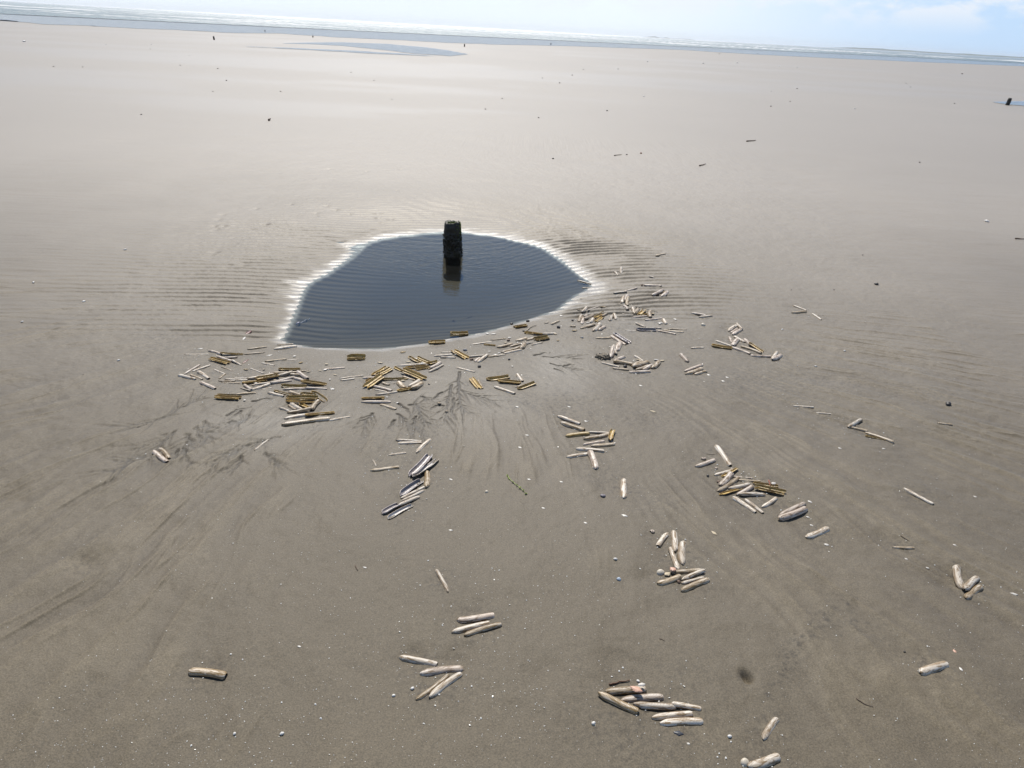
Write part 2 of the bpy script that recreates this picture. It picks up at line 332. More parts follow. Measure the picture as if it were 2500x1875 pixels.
# dents: bird prints, burrows
for dx, dy, dp, sg in [(1430,410,8,22),(1432,432,8,20),(1595,380,9,22),(1705,415,9,22),(1945,408,10,24),(1950,440,10,24),(2050,450,10,24),(1985,480,8,26),(1015,500,10,20),(930,373,8,22),(650,425,7,20),(620,465,8,22),(585,520,8,22),(600,545,7,20),(660,520,7,18),(1220,335,8,20),(1515,350,8,20),(1610,610,9,28),(1770,660,10,34),(1640,620,8,28),(2100,220,8,20),(1380,770,7,24),(590,725,8,26),(1210,755,8,26),(830,820,7,26),(2140,45,7,22),(1850,65,7,22),(1540,44,7,20)]:
    p = at(350 + dx / 3.4, 400 + dy / 3.4)
    hz -= dp * 1e-3 * np.exp(-((wx - p.x) ** 2 / (2 * (sg * 1e-3) ** 2) + (wy - p.y) ** 2 / (2 * (sg * 1.5e-3) ** 2)))
for px, py, dp, sg in [(1822, 1656, 8, 13), (1826, 1664, 7, 8), (1815, 1650, 4, 7), (209, 1370, 5, 45), (190, 1366, 4, 30), (1330, 1640, 4, 40), (1500, 1600, 4, 40), (1560, 1640, 3, 50), (1620, 1485, 4, 40), (1600, 1030, 3, 70), (1380, 1000, 3, 50), (1930, 925, 4, 80), (1010, 1595, 4, 30), (1120, 1605, 4, 30), (2010, 920, 3, 70), (1580, 1405, 4, 28)]:
    p = at(px, py)
    hz -= 1.9 * dp * 1e-3 * np.exp(-((wx - p.x) ** 2 + (wy - p.y) ** 2) / (2 * (sg * 1e-3) ** 2))
# branching rills draining from the shells
def carve(pts, dp, sg, taper=True):
    pts = [np.array(p) for p in pts]
    tot = sum(np.linalg.norm(pts[i + 1] - pts[i]) for i in range(len(pts) - 1)); run = 0
    for i in range(len(pts) - 1):
        a, b = pts[i], pts[i + 1]; ln = np.linalg.norm(b - a) + 1e-9
        m = 4 * sg
        j0, j1 = np.searchsorted(xs[ix0:ix1], [min(a[0], b[0]) - m, max(a[0], b[0]) + m])
        i0, i1 = np.searchsorted(ys[iy0:iy1], [min(a[1], b[1]) - m, max(a[1], b[1]) + m])
        if j1 <= j0 or i1 <= i0: continue
        gx = wx[i0:i1, j0:j1]; gy = wy[i0:i1, j0:j1]
        t = np.clip(((gx - a[0]) * (b[0] - a[0]) + (gy - a[1]) * (b[1] - a[1])) / ln ** 2, 0, 1)
        d2 = (gx - a[0] - t * (b[0] - a[0])) ** 2 + (gy - a[1] - t * (b[1] - a[1])) ** 2
        s = (run + t * ln) / tot
        k = dp * (1 - 0.55 * s if taper else 1)
        CUT[i0:i1, j0:j1] = np.maximum(CUT[i0:i1, j0:j1], k * np.exp(-d2 / (2 * sg ** 2)))
        run += ln
CUT = np.zeros_like(wx)
RILLS = [(200,1000,[(1010,230),(930,300),(860,345),(750,475),(560,520),(390,560)],1),(200,1000,[(640,530),(500,575),(440,620),(290,665)],1),
 (200,1000,[(1225,195),(1330,260),(1410,300)],1),(200,1000,[(1130,260),(1160,320),(1210,405)],1),(200,1000,[(1085,405),(1130,490),(1165,575)],1),
 (200,1000,[(1040,420),(1000,490),(940,515)],0),(200,1000,[(2120,290),(1920,350),(1690,420),(1540,485),(1380,515)],1),(200,1000,[(1690,440),(1500,545),(1390,610)],1),
 (200,1000,[(1740,500),(1680,600),(1560,670)],1),(200,1000,[(1980,470),(2080,550),(2190,580)],1),(200,1000,[(2080,550),(2120,630)],0),
 (200,1000,[(900,70),(740,130),(560,160),(430,180)],1),(200,1000,[(700,160),(480,215),(310,265)],0),(200,1000,[(1722,0),(1640,55),(1580,80)],0),(200,1000,[(1790,60),(1690,120),(1600,128)],1),
 (200,1000,[(1320,120),(1360,170),(1400,200)],1),(200,1000,[(1240,185),(1300,182),(1330,180)],0),(200,1000,[(1260,265),(1310,320),(1360,345)],0),(200,1000,[(900,270),(830,275)],0),(200,1000,[(700,370),(620,412)],1),
 (800,750,[(1430,700),(1410,900),(1430,1050),(1440,1100),(1540,1170)],1),(800,750,[(1410,905),(1560,970),(1700,1000),(1800,1045)],1),(800,750,[(1360,1000),(1340,1130),(1385,1240)],0),
 (800,750,[(1340,850),(1300,1000),(1290,1140),(1260,1260)],1),(800,750,[(890,1062),(940,1052),(990,1085),(1010,1180),(1060,1250),(1150,1275)],1),(800,750,[(950,1180),(935,1260),(1000,1340),(1095,1395)],1),
 (800,750,[(760,1160),(850,1245),(930,1290)],1),(800,750,[(720,1220),(660,1310)],0),(800,750,[(495,1140),(410,1220),(370,1285)],1),(800,750,[(1250,930),(1180,965),(1100,1020)],0),
 (800,750,[(1240,1070),(1160,1075),(1110,1115)],0),(800,750,[(1020,960),(1080,1020)],1),(800,750,[(760,1040),(860,1110),(910,1170)],0),
 (1150,700,[(690,740),(790,710),(880,715)],0),(1150,700,[(790,760),(980,768),(1140,785)],1),(1150,700,[(870,840),(1000,875),(1160,910)],1),(1150,700,[(1000,870),(1060,845),(1120,840)],0),(1150,700,[(900,890),(1030,950)],0),
 (400,800,[(0,980),(150,880),(300,800),(430,740)],1),(400,800,[(680,940),(800,880),(940,855)],0),(400,800,[(740,1005),(830,990),(880,965)],1),(400,800,[(950,785),(1100,760),(1160,765)],0)]
rr2 = random.Random(3)
for ox, oy, pts, comb in RILLS:
    P = [np.array(at(ox + x / Z, oy + y / Z).xy) for x, y in pts]
    Q = []
    for i in range(len(P) - 1):
        for k in range(4):
            p = P[i] + (P[i + 1] - P[i]) * k / 4
            Q.append(p + np.array([rr2.uniform(-1, 1), rr2.uniform(-1, 1)]) * 0.006)
    Q.append(P[-1])
    carve(Q, 0.0085, 0.0042)
    if comb:
        L = len(Q)
        for i in range(1, L - 1):
            d = Q[min(i + 1, L - 1)] - Q[i - 1]; d /= np.linalg.norm(d) + 1e-9
            for sgn in (1, -1):
                if rr2.random() < 0.62:
                    an = sgn * rr2.uniform(0.45, 0.85); ln = rr2.uniform(0.04, 0.13)
                    e = np.array([d[0] * math.cos(an) - d[1] * math.sin(an), d[0] * math.sin(an) + d[1] * math.cos(an)])
                    m_ = Q[i] + e * ln * 0.5 + d * ln * 0.05
                    carve([Q[i], m_, Q[i] + e * ln + d * ln * 0.22], 0.0058, 0.0030)
hz -= CUT
SILT = np.zeros_like(X); SILT[iy0:iy1, ix0:ix1] = smooth01((CUT - 0.0014) / 0.0042)
# scour moats and dark grit by the shells
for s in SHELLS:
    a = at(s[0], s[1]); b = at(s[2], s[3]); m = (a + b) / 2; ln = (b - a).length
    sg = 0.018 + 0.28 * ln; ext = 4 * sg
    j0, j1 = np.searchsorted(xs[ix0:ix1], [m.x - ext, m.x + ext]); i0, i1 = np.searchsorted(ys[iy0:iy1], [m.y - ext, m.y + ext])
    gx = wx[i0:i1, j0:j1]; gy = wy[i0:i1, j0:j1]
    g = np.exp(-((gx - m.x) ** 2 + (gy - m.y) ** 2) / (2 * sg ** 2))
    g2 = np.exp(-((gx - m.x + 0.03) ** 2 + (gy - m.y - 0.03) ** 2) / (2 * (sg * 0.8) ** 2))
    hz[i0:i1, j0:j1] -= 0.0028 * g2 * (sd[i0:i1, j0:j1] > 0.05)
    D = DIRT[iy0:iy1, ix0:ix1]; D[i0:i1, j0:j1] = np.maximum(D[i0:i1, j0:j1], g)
def grit(px, py, sg, amt, ex=1.0):
    p = at(px, py); D = DIRT[iy0:iy1, ix0:ix1]
    m_ = (np.abs(wx - p.x) < 4 * sg * ex) & (np.abs(wy - p.y) < 4 * sg)
    D[m_] = np.maximum(D[m_], amt * np.exp(-((wx[m_] - p.x) ** 2 / (2 * (sg * ex) ** 2) + (wy[m_] - p.y) ** 2 / (2 * sg ** 2))))
for k in range(26):
    f = k / 25; pl = [(1880, 1700), (1925, 1625), (1945, 1580), (1990, 1545), (2015, 1510), (2065, 1470)]; i_ = min(4, int(f * 5)); g_ = f * 5 - i_
    grit(pl[i_][0] + (pl[i_ + 1][0] - pl[i_][0]) * g_ + rr2.uniform(-9, 9), pl[i_][1] + (pl[i_ + 1][1] - pl[i_][1]) * g_ + rr2.uniform(-6, 6), rr2.uniform(0.012, 0.03), 0.95)
for px, py, sg, am, ex in [(1265, 985, .10, .9, 1.6), (1385, 985, .12, .9, 1.2), (1460, 1030, .08, .8, 1), (1560, 1000, .10, .6, 2), (1820, 935, .16, .8, 1.6), (2010, 930, .14, .7, 1.5), (405, 820, .13, .8, 1), (395, 850, .1, .8, 1), (1470, 800, .12, .6, 1.5), (1600, 1030, .10, .6, 2), (1480, 1160, .09, .7, 1), (1590, 1220, .09, .6, 1), (1420, 1010, .1, .7, 1.3), (1520, 1790, .10, .7, 1.5), (1640, 1640, .08, .5, 1.3), (960, 1060, .14, .6, 1.4), (900, 1080, .1, .6, 1), (2060, 1520, .06, .7, 1.4), (1360, 805, .07, .9, 1.2), (2270, 960, .1, .6, 2.2), (210, 1368, .07, .6, 1), (1780, 1130, .07, .6, 1)]:
    grit(px, py, sg, am, ex)
edge = smooth01(np.minimum(np.minimum(wx + 6.0, 7.0 - wx), np.minimum(14.0 - wy, wy - 0.9)) / 0.8)
Zg[iy0:iy1, ix0:ix1] = hz * edge
wet = smooth01(1 - (sd - 0.0) / (0.06 + 0.10 * (1 - nearside)) + 0.42 * fbm(wx * 7, wy * 14, 91, 4) * (sd > 0))
for px, py, sg, am in [(1060, 965, .30, .30), (700, 1000, .30, .25), (1360, 900, .25, .3), (1550, 760, .3, .25), (900, 900, .25, .3)]:
    p = at(px, py); wet = np.maximum(wet, am * np.exp(-((wx - p.x) ** 2 + (wy - p.y) ** 2) / (2 * sg ** 2)) * (0.7 + 0.5 * fbm(wx * 4, wy * 4, 93, 3)))
WET[iy0:iy1, ix0:ix1] = wet
RADIAL = np.zeros_like(X); RADIAL[iy0:iy1, ix0:ix1] = (0.5 * streak + 1.1 * ridge * smask) * fade * front * edge
fw_ = smooth01((fbm(X / 9.0 + 0.4, Y / 3.2, 61, 4) - 0.10) / 0.5) * smooth01((Y - 9) / 10) * 0.30
WET = np.maximum(WET, fw_ * smooth01((90 - Y) / 20))
# beyond: broad ripples barely felt, then the slope under the sea
DEEP = np.zeros_like(X); DEEP[iy0:iy1, ix0:ix1] = smooth01(-sd / 0.55)
far = 0.010 * fbm(X / 9.0, Y / 5.0, 41, 3) * smooth01((Y - 14) / 20)
shore = at(0, 50); shore2 = at(2500, 162)
slope_n = np.array([-(shore2.y - shore.y), shore2.x - shore.x]); slope_n /= np.linalg.norm(slope_n)
if slope_n[1] < 0: slope_n = -slope_n
sea_d = (X - shore.x) * slope_n[0] + (Y - shore.y) * slope_n[1]
Zg += far * smooth01((-sea_d - 5) / 30) - 3.0 * smooth01((sea_d - 20) / 400)

def ground_z(x, y):
    j = int(np.clip(np.searchsorted(xs, x) - 1, 0, len(xs) - 2)); i = int(np.clip(np.searchsorted(ys, y) - 1, 0, len(ys) - 2))
    u = (x - xs[j]) / (xs[j + 1] - xs[j]); v = (y - ys[i]) / (ys[i + 1] - ys[i])
    return float(Zg[i, j] * (1 - u) * (1 - v) + Zg[i, j + 1] * u * (1 - v) + Zg[i + 1, j] * (1 - u) * v + Zg[i + 1, j + 1] * u * v)

def on_ground(px, py):
    p = at(px, py)
    for _ in range(3):
        z = ground_z(p.x, p.y); p = at(px, py, z)
    return p

# sand material
msand, t, b = material("damp sand")
gm = t.nodes.new('ShaderNodeNewGeometry').outputs['Position']
def attr(n):
    a = t.nodes.new('ShaderNodeAttribute'); a.attribute_name = n; return a.outputs['Fac']
aw, ad, ar, ap, asi = attr('wet'), attr('dirt'), attr('streak'), attr('deep'), attr('silt')
apw = math_(t, 'MULTIPLY', ap, 70.0, True)
n1 = noise(t, gm, 1.4, 5, 0.6); n2 = noise(t, gm, 14, 5, 0.6); n3 = noise(t, gm, 230, 4, 0.75); n4 = noise(t, gm, 60, 4, 0.65); n5 = noise(t, gm, 0.12, 5, 0.6)
c = mixc(t, n1.outputs['Fac'], (0.060, 0.047, 0.028), (0.100, 0.079, 0.050))
c = mixc(t, math_(t, 'MULTIPLY_ADD', n5.outputs['Fac'], 0.5), c, (0.110, 0.089, 0.062))
st = t.nodes.new('ShaderNodeMapRange'); st.inputs['From Min'].default_value = -1.0; st.inputs['From Max'].default_value = 1.2; st.inputs['To Min'].default_value = 0; st.inputs['To Max'].default_value = 0.75; t.links.new(ar, st.inputs['Value'])
c = mixc(t, st.outputs[0], c, (0.170, 0.137, 0.087))
# open flat beyond the pool paler: drier sand plus sun sheen painted into colour
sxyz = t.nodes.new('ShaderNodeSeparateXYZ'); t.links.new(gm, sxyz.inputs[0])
dry_sheen = t.nodes.new('ShaderNodeMapRange'); dry_sheen.interpolation_type = 'SMOOTHSTEP'; dry_sheen.inputs['From Min'].default_value = 3.6; dry_sheen.inputs['From Max'].default_value = 13.0
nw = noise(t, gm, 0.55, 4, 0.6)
t.links.new(math_(t, 'ADD', sxyz.outputs['Y'], math_(t, 'MULTIPLY_ADD', nw.outputs['Fac'], 4.0)), dry_sheen.inputs['Value'])
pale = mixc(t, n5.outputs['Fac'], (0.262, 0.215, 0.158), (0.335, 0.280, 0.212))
c = mixc(t, dry_sheen.outputs[0], c, pale)
g1 = ramp(t, [(0.38, (0.62, 0.62, 0.62)), (0.64, (1.22, 1.22, 1.22))]); t.links.new(n3.outputs['Fac'], g1.inputs[0])
c = mixc(t, 1.0, c, g1.outputs[0], 'MULTIPLY')
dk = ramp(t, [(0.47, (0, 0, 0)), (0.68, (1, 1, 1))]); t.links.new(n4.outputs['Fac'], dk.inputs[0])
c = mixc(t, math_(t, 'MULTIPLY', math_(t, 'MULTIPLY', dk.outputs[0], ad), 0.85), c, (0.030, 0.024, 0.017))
sp = t.nodes.new('ShaderNodeTexVoronoi'); sp.inputs['Scale'].default_value = 75; t.links.new(gm, sp.inputs['Vector'])
spk = ramp(t, [(0.045, (1, 1, 1)), (0.075, (0, 0, 0))]); t.links.new(sp.outputs['Distance'], spk.inputs[0])
n6 = noise(t, gm, 3.0, 3, 0.6); dn = ramp(t, [(0.45, (0, 0, 0)), (0.7, (1, 1, 1))]); t.links.new(n6.outputs['Fac'], dn.inputs[0])
c = mixc(t, math_(t, 'MULTIPLY', spk.outputs[0], dn.outputs[0]), c, (0.42, 0.39, 0.34))
c = mixc(t, math_(t, 'MULTIPLY', aw, 0.35), c, (0.07, 0.063, 0.053))
c = mixc(t, math_(t, 'MULTIPLY', apw, 0.75), c, (0.140, 0.117, 0.083))
c = mixc(t, math_(t, 'MULTIPLY', ap, 0.75), c, (0.070, 0.062, 0.049))
c = mixc(t, math_(t, 'MULTIPLY', asi, 0.62), c, (0.030, 0.026, 0.021))
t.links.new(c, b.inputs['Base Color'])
rg = t.nodes.new('ShaderNodeMapRange'); rg.inputs['To Min'].default_value = 0.62; rg.inputs['To Max'].default_value = 0.50; t.links.new(aw, rg.inputs['Value'])
t.links.new(math_(t, 'ADD', math_(t, 'SUBTRACT', rg.outputs[0], math_(t, 'MULTIPLY', dry_sheen.outputs[0], 0.07)), math_(t, 'MULTIPLY', apw, 0.6), True), b.inputs['Roughness'])
t.links.new(math_(t, 'MULTIPLY', math_(t, 'SUBTRACT', 1.0, apw), math_(t, 'MULTIPLY_ADD', aw, 0.75, False, math_(t, 'MULTIPLY_ADD', dry_sheen.outputs[0], 0.26, False, 0.27))), b.inputs['Specular IOR Level'])
b.inputs['Sheen Weight'].default_value = 0.13; b.inputs['Sheen Roughness'].default_value = 0.45; b.inputs['Sheen Tint'].default_value = (1, 0.96, 0.92, 1)
bp = t.nodes.new('ShaderNodeBump'); bp.inputs['Strength'].default_value = 0.85; bp.inputs['Distance'].default_value = 0.0020
bh = math_(t, 'ADD', math_(t, 'MULTIPLY', n3.outputs['Fac'], 0.6), math_(t, 'MULTIPLY', n4.outputs['Fac'], 0.9))
t.links.new(bh, bp.inputs['Height']); t.links.new(bp.outputs[0], b.inputs['Normal'])

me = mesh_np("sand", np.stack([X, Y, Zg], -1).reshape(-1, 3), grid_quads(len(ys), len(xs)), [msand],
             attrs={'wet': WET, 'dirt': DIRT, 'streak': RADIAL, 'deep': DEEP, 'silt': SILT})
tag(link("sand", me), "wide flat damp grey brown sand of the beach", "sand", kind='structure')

# ------------------------------------------------------------------ water
def water_mat(name, tint, body, bump_fn, rough=0.02):
    m, t, b = material(name); t.nodes.remove(b)
    o = t.nodes['Material Output']
    gl = t.nodes.new('ShaderNodeBsdfGlossy'); gl.inputs['Roughness'].default_value = rough
    tr = t.nodes.new('ShaderNodeBsdfTransparent'); tr.inputs[0].default_value = (*tint, 1)
    fr = t.nodes.new('ShaderNodeFresnel'); fr.inputs['IOR'].default_value = 1.333
    ms = t.nodes.new('ShaderNodeMixShader')
    t.links.new(fr.outputs[0], ms.inputs[0]); t.links.new(gl.outputs[0], ms.inputs[2])
    if body:
        df = t.nodes.new('ShaderNodeBsdfDiffuse'); df.inputs[0].default_value = (*body[0], 1)
        m2 = t.nodes.new('ShaderNodeMixShader'); m2.inputs[0].default_value = body[1]
        t.links.new(tr.outputs[0], m2.inputs[1]); t.links.new(df.outputs[0], m2.inputs[2]); t.links.new(m2.outputs[0], ms.inputs[1])
    else: t.links.new(tr.outputs[0], ms.inputs[1])
    nrm = bump_fn(t)
    if nrm:
        t.links.new(nrm, gl.inputs['Normal']); t.links.new(nrm, fr.inputs['Normal'])
    t.links.new(ms.outputs[0], o.inputs['Surface'])
    return m

def pool_bump(t):
    g = t.nodes.new('ShaderNodeNewGeometry').outputs['Position']
    sub = t.nodes.new('ShaderNodeVectorMath'); sub.operation = 'SUBTRACT'; t.links.new(g, sub.inputs[0]); sub.inputs[1].default_value = (POST.x, POST.y, 0)
    wv = t.nodes.new('ShaderNodeTexWave'); wv.wave_type = 'RINGS'; wv.rings_direction = 'Z'; wv.inputs['Scale'].default_value = 4.2
    wv.inputs['Distortion'].default_value = 11.0; wv.inputs['Detail'].default_value = 2; wv.inputs['Detail Scale'].default_value = 2.2
    t.links.new(sub.outputs[0], wv.inputs['Vector'])
    mp = t.nodes.new('ShaderNodeMapping'); mp.inputs['Scale'].default_value = (0.55, 1.6, 1); t.links.new(g, mp.inputs[0])
    n = noise(t, mp.outputs[0], 9, 3, 0.5); n2 = noise(t, mp.outputs[0], 34, 2, 0.5)
    ln = t.nodes.new('ShaderNodeVectorMath'); ln.operation = 'LENGTH'; t.links.new(sub.outputs[0], ln.inputs[0])
    f = t.nodes.new('ShaderNodeMapRange'); f.inputs['From Min'].default_value = 0.1; f.inputs['From Max'].default_value = 1.1; f.inputs['To Min'].default_value = 1.0; f.inputs['To Max'].default_value = 0.06
    t.links.new(ln.outputs['Value'], f.inputs['Value'])
    h = math_(t, 'MULTIPLY', math_(t, 'ADD', math_(t, 'MULTIPLY', wv.outputs['Fac'], 0.5), math_(t, 'MULTIPLY', n2.outputs['Fac'], 2.0)), f.outputs[0])
    h = math_(t, 'ADD', math_(t, 'MULTIPLY', h, 0.5), math_(t, 'MULTIPLY', n.outputs['Fac'], 0.7))
    bp = t.nodes.new('ShaderNodeBump'); bp.inputs['Strength'].default_value = 1.0; bp.inputs['Distance'].default_value = 0.0028
    t.links.new(h, bp.inputs['Height']); return bp.outputs[0]

def poly_sheet(name, pts, m, z, grow=0.0):
    P = np.array(pts); cpt = P.mean(0)
    if grow: P = P + (P - cpt) / (np.linalg.norm(P - cpt, axis=1, keepdims=True)) * grow
    me = bpy.data.meshes.new(name); bm = bmesh.new()
    bm.faces.new([bm.verts.new((x, y, z)) for x, y in P]); bmesh.ops.triangulate(bm, faces=bm.faces[:]); bmesh.ops.recalc_face_normals(bm, faces=bm.faces[:])
    for f in bm.faces:
        if f.normal.z < 0: f.normal_flip()
    bm.to_mesh(me); bm.free(); me.materials.append(m)
    return link(name, me)

mpool = water_mat("pool water", (0.80, 0.84, 0.83), ((0.13, 0.135, 0.125), 0.06), pool_bump, 0.03)
tag(poly_sheet("pool_water", POOL, mpool, ZW, 0.32), "still blue grey water of the scour pool round the post", "water", kind='structure')

def film_bump(t):
    g = t.nodes.new('ShaderNodeNewGeometry').outputs['Position']
    mp = t.nodes.new('ShaderNodeMapping'); mp.inputs['Scale'].default_value = (0.12, 0.6, 1); t.links.new(g, mp.inputs[0])
    n = noise(t, mp.outputs[0], 3, 4, 0.6)
    bp = t.nodes.new('ShaderNodeBump'); bp.inputs['Strength'].default_value = 0.6; bp.inputs['Distance'].default_value = 0.15
    t.links.new(n.outputs['Fac'], bp.inputs['Height']); return bp.outputs[0]
mfilm = water_mat("water film", (0.52, 0.60, 0.72), None, film_bump, 0.06)
def jag(pts, amp, n=5, seed=1):
    q = random.Random(seed); o = []
    for i in range(len(pts) - 1):
        for k in range(n):
            a = at(*pts[i]); b_ = at(*pts[i + 1]); f = k / n
            p = a.lerp(b_, f); o.append((p.x, p.y + q.uniform(-1, 1) * amp))
    o.append(tuple(at(*pts[-1]).xy)); return o
shore_px = [(-300,40),(0,49),(113,60),(226,64),(320,70),(434,73.5),(566,81),(679,82),(834,92),(985,99),(1098,105),(1211,109),(1399,113),(1667,122.5),(1855,134),(2044,143),(2232,151),(2500,162),(2800,176)]
sea_px = [(x, 4.5 + 0.0562 * x + max(10.5, 30 - 0.0085 * x)) for x in (-300, 0, 300, 600, 900, 1200, 1500, 1800, 2100, 2500, 2800)]
near_line = jag(shore_px, 0.9, 6, 4)
far_line = [tuple(at(x, y - 1.2).xy) for x, y in sea_px]
tag(poly_sheet("wet_shore", near_line + far_line[::-1], mfilm, 0.03), "sheet of shallow water left by the tide along the shore", "water", kind='structure')
for lag, lab in ([(690,106.5),(760,104.5),(834,104),(947,108),(1040,116.5),(1100,125),(1143,133.5),(1098,137.5),(1010,132),(940,123),(834,112.5),(760,108.5),(692,107)], "long blue tide pool shining on the far sand"), ([(600,114.2),(716,118.4),(834,123.4),(985,132),(1070,138),(985,135.2),(834,127.6),(716,120.6),(640,116.4),(602,114.8)], "thin sliver of tide water nearer than the long blue one"):
    tag(poly_sheet("tide_pool", jag(lag, 0.30, 5, len(lag)), mfilm, 0.03), lab, "water", kind='structure')
lag2 = jag([(2424,250.5),(2470,249),(2520,249),(2580,254),(2600,262),(2540,262.5),(2500,260),(2458,256.5),(2426,251.5)], 0.03, 4, 6)
tag(poly_sheet("small_pool", lag2, mfilm, 0.03), "small bright pool round the stump at far right", "water", kind='structure')

# sea with low breaking waves
sea0 = [at(x, y) for x, y in sea_px]
def sea_edge(x):
    return np.interp(x, [p.x for p in sea0], [p.y for p in sea0])
sx_ = np.concatenate([np.array([-14000, -9000, -5000, -2500, -1300, -800]), np.arange(-560, 900, 2.6), np.array([1300, 2500, 5000, 9000, 14000])])
sy_ = np.concatenate([np.arange(0, 260, 0.9), 260 * 1.06 ** np.arange(1, 70)])
SX, SYo = np.meshgrid(sx_, sy_); SY = SYo + sea_edge(SX)
k = smooth01(SYo / 40.0) * smooth01(1 - (SYo - 200) / 500)
wph = SY + 6 * fbm(SX / 60, SY / 40, 51, 3)
wv = np.sin(wph / 11.0 * 2 * math.pi); crest = np.clip(wv, 0, 1) ** 3
ampn = 0.5 + 0.5 * fbm(SX / 26, SY / 14, 53, 3)
SZ = 0.06 + k * (0.30 * crest * np.clip(ampn, 0, 1.2) + 0.05 * fbm(SX / 3.0, SY / 2.0, 55, 2))
foam = smooth01((crest * np.clip(0.25 + 0.75 * ampn, 0, 1.2) - 0.60) / 0.25) * k
def sea_bump(t):
    g = t.nodes.new('ShaderNodeNewGeometry').outputs['Position']
    mp = t.nodes.new('ShaderNodeMapping'); mp.inputs['Scale'].default_value = (0.35, 1, 1); t.links.new(g, mp.inputs[0])
    n = noise(t, mp.outputs[0], 1.3, 5, 0.62)
    bp = t.nodes.new('ShaderNodeBump'); bp.inputs['Strength'].default_value = 0.75; bp.inputs['Distance'].default_value = 1.0
    t.links.new(n.outputs['Fac'], bp.inputs['Height']); return bp.outputs[0]
msea = water_mat("sea water", (0.5, 0.6, 0.6), ((0.06, 0.115, 0.135), 1.0), sea_bump, 0.34)
tt = msea.node_tree; surf = tt.nodes['Material Output'].inputs['Surface'].links[0].from_socket
fd = tt.nodes.new('ShaderNodeBsdfDiffuse'); fd.inputs[0].default_value = (0.8, 0.8, 0.79, 1)
fa = tt.nodes.new('ShaderNodeAttribute'); fa.attribute_name = 'foam'; fm = tt.nodes.new('ShaderNodeMixShader')
tt.links.new(fa.outputs['Fac'], fm.inputs[0]); tt.links.new(surf, fm.inputs[1]); tt.links.new(fd.outputs[0], fm.inputs[2]); tt.links.new(fm.outputs[0], tt.nodes['Material Output'].inputs['Surface'])
me = mesh_np("sea", np.stack([SX, SY, SZ], -1).reshape(-1, 3), grid_quads(len(sy_), len(sx_)), [msea], attrs={'foam': foam})
tag(link("sea", me), "hazy grey green sea with low breaking waves", "sea", kind='structure')

# far hills across the water
def hill_ridge(name, px0, px1, hpx, seed, dist=12500.0):
    a = at(px0, 4.5 + 0.0562 * px0 + 10); b_ = at(px1, 4.5 + 0.0562 * px1 + 10)
    a = Vector((a.x, a.y, 0)).normalized() * dist; b_ = Vector((b_.x, b_.y, 0)).normalized() * dist
    n = 160; m = 14; V = []
    for i in range(m):
        f = i / (m - 1)
        for j in range(n):
            u = j / (n - 1); p = a.lerp(b_, u); dirv = p.normalized()
            prof = hpx / F_PX * dist * (smooth01(np.array(u / 0.25)) * smooth01(np.array((1 - u) / 0.12))) * (0.62 + 0.38 * float(fbm(np.array(u * 5.0), np.array(seed * 1.7), seed, 4)))
            q = p + dirv * (f - 0.5) * 2200
            bulge = math.sin(math.pi * f) ** 0.8 * (1 + 0.25 * float(vnoise(np.array(u * 22), np.array(f * 4.0), seed)))
            V.append((q.x, q.y, max(-2.0, prof * bulge - 1.0)))
    return mesh_np(name, V, grid_quads(m, n), [mhill])
mhill, t, b = material("hill heath")
g = t.nodes.new('ShaderNodeNewGeometry').outputs['Position']; n = noise(t, g, 0.004, 5, 0.6)
r_ = ramp(t, [(0.35, (0.06, 0.10, 0.10)), (0.65, (0.12, 0.15, 0.13))]); t.links.new(n.outputs['Fac'], r_.inputs[0]); t.links.new(r_.outputs[0], b.inputs['Base Color']); b.inputs['Roughness'].default_value = 0.9
tag(link("hills", hill_ridge("hills", 1940, 3100, 4.6, 5)), "low pale blue hills across the water at right", "hills", kind='structure')
tag(link("island", hill_ridge("island", 1560, 1700, 2.6, 9, 12000)), "tiny pale island on the horizon right of centre", "island", kind='structure')

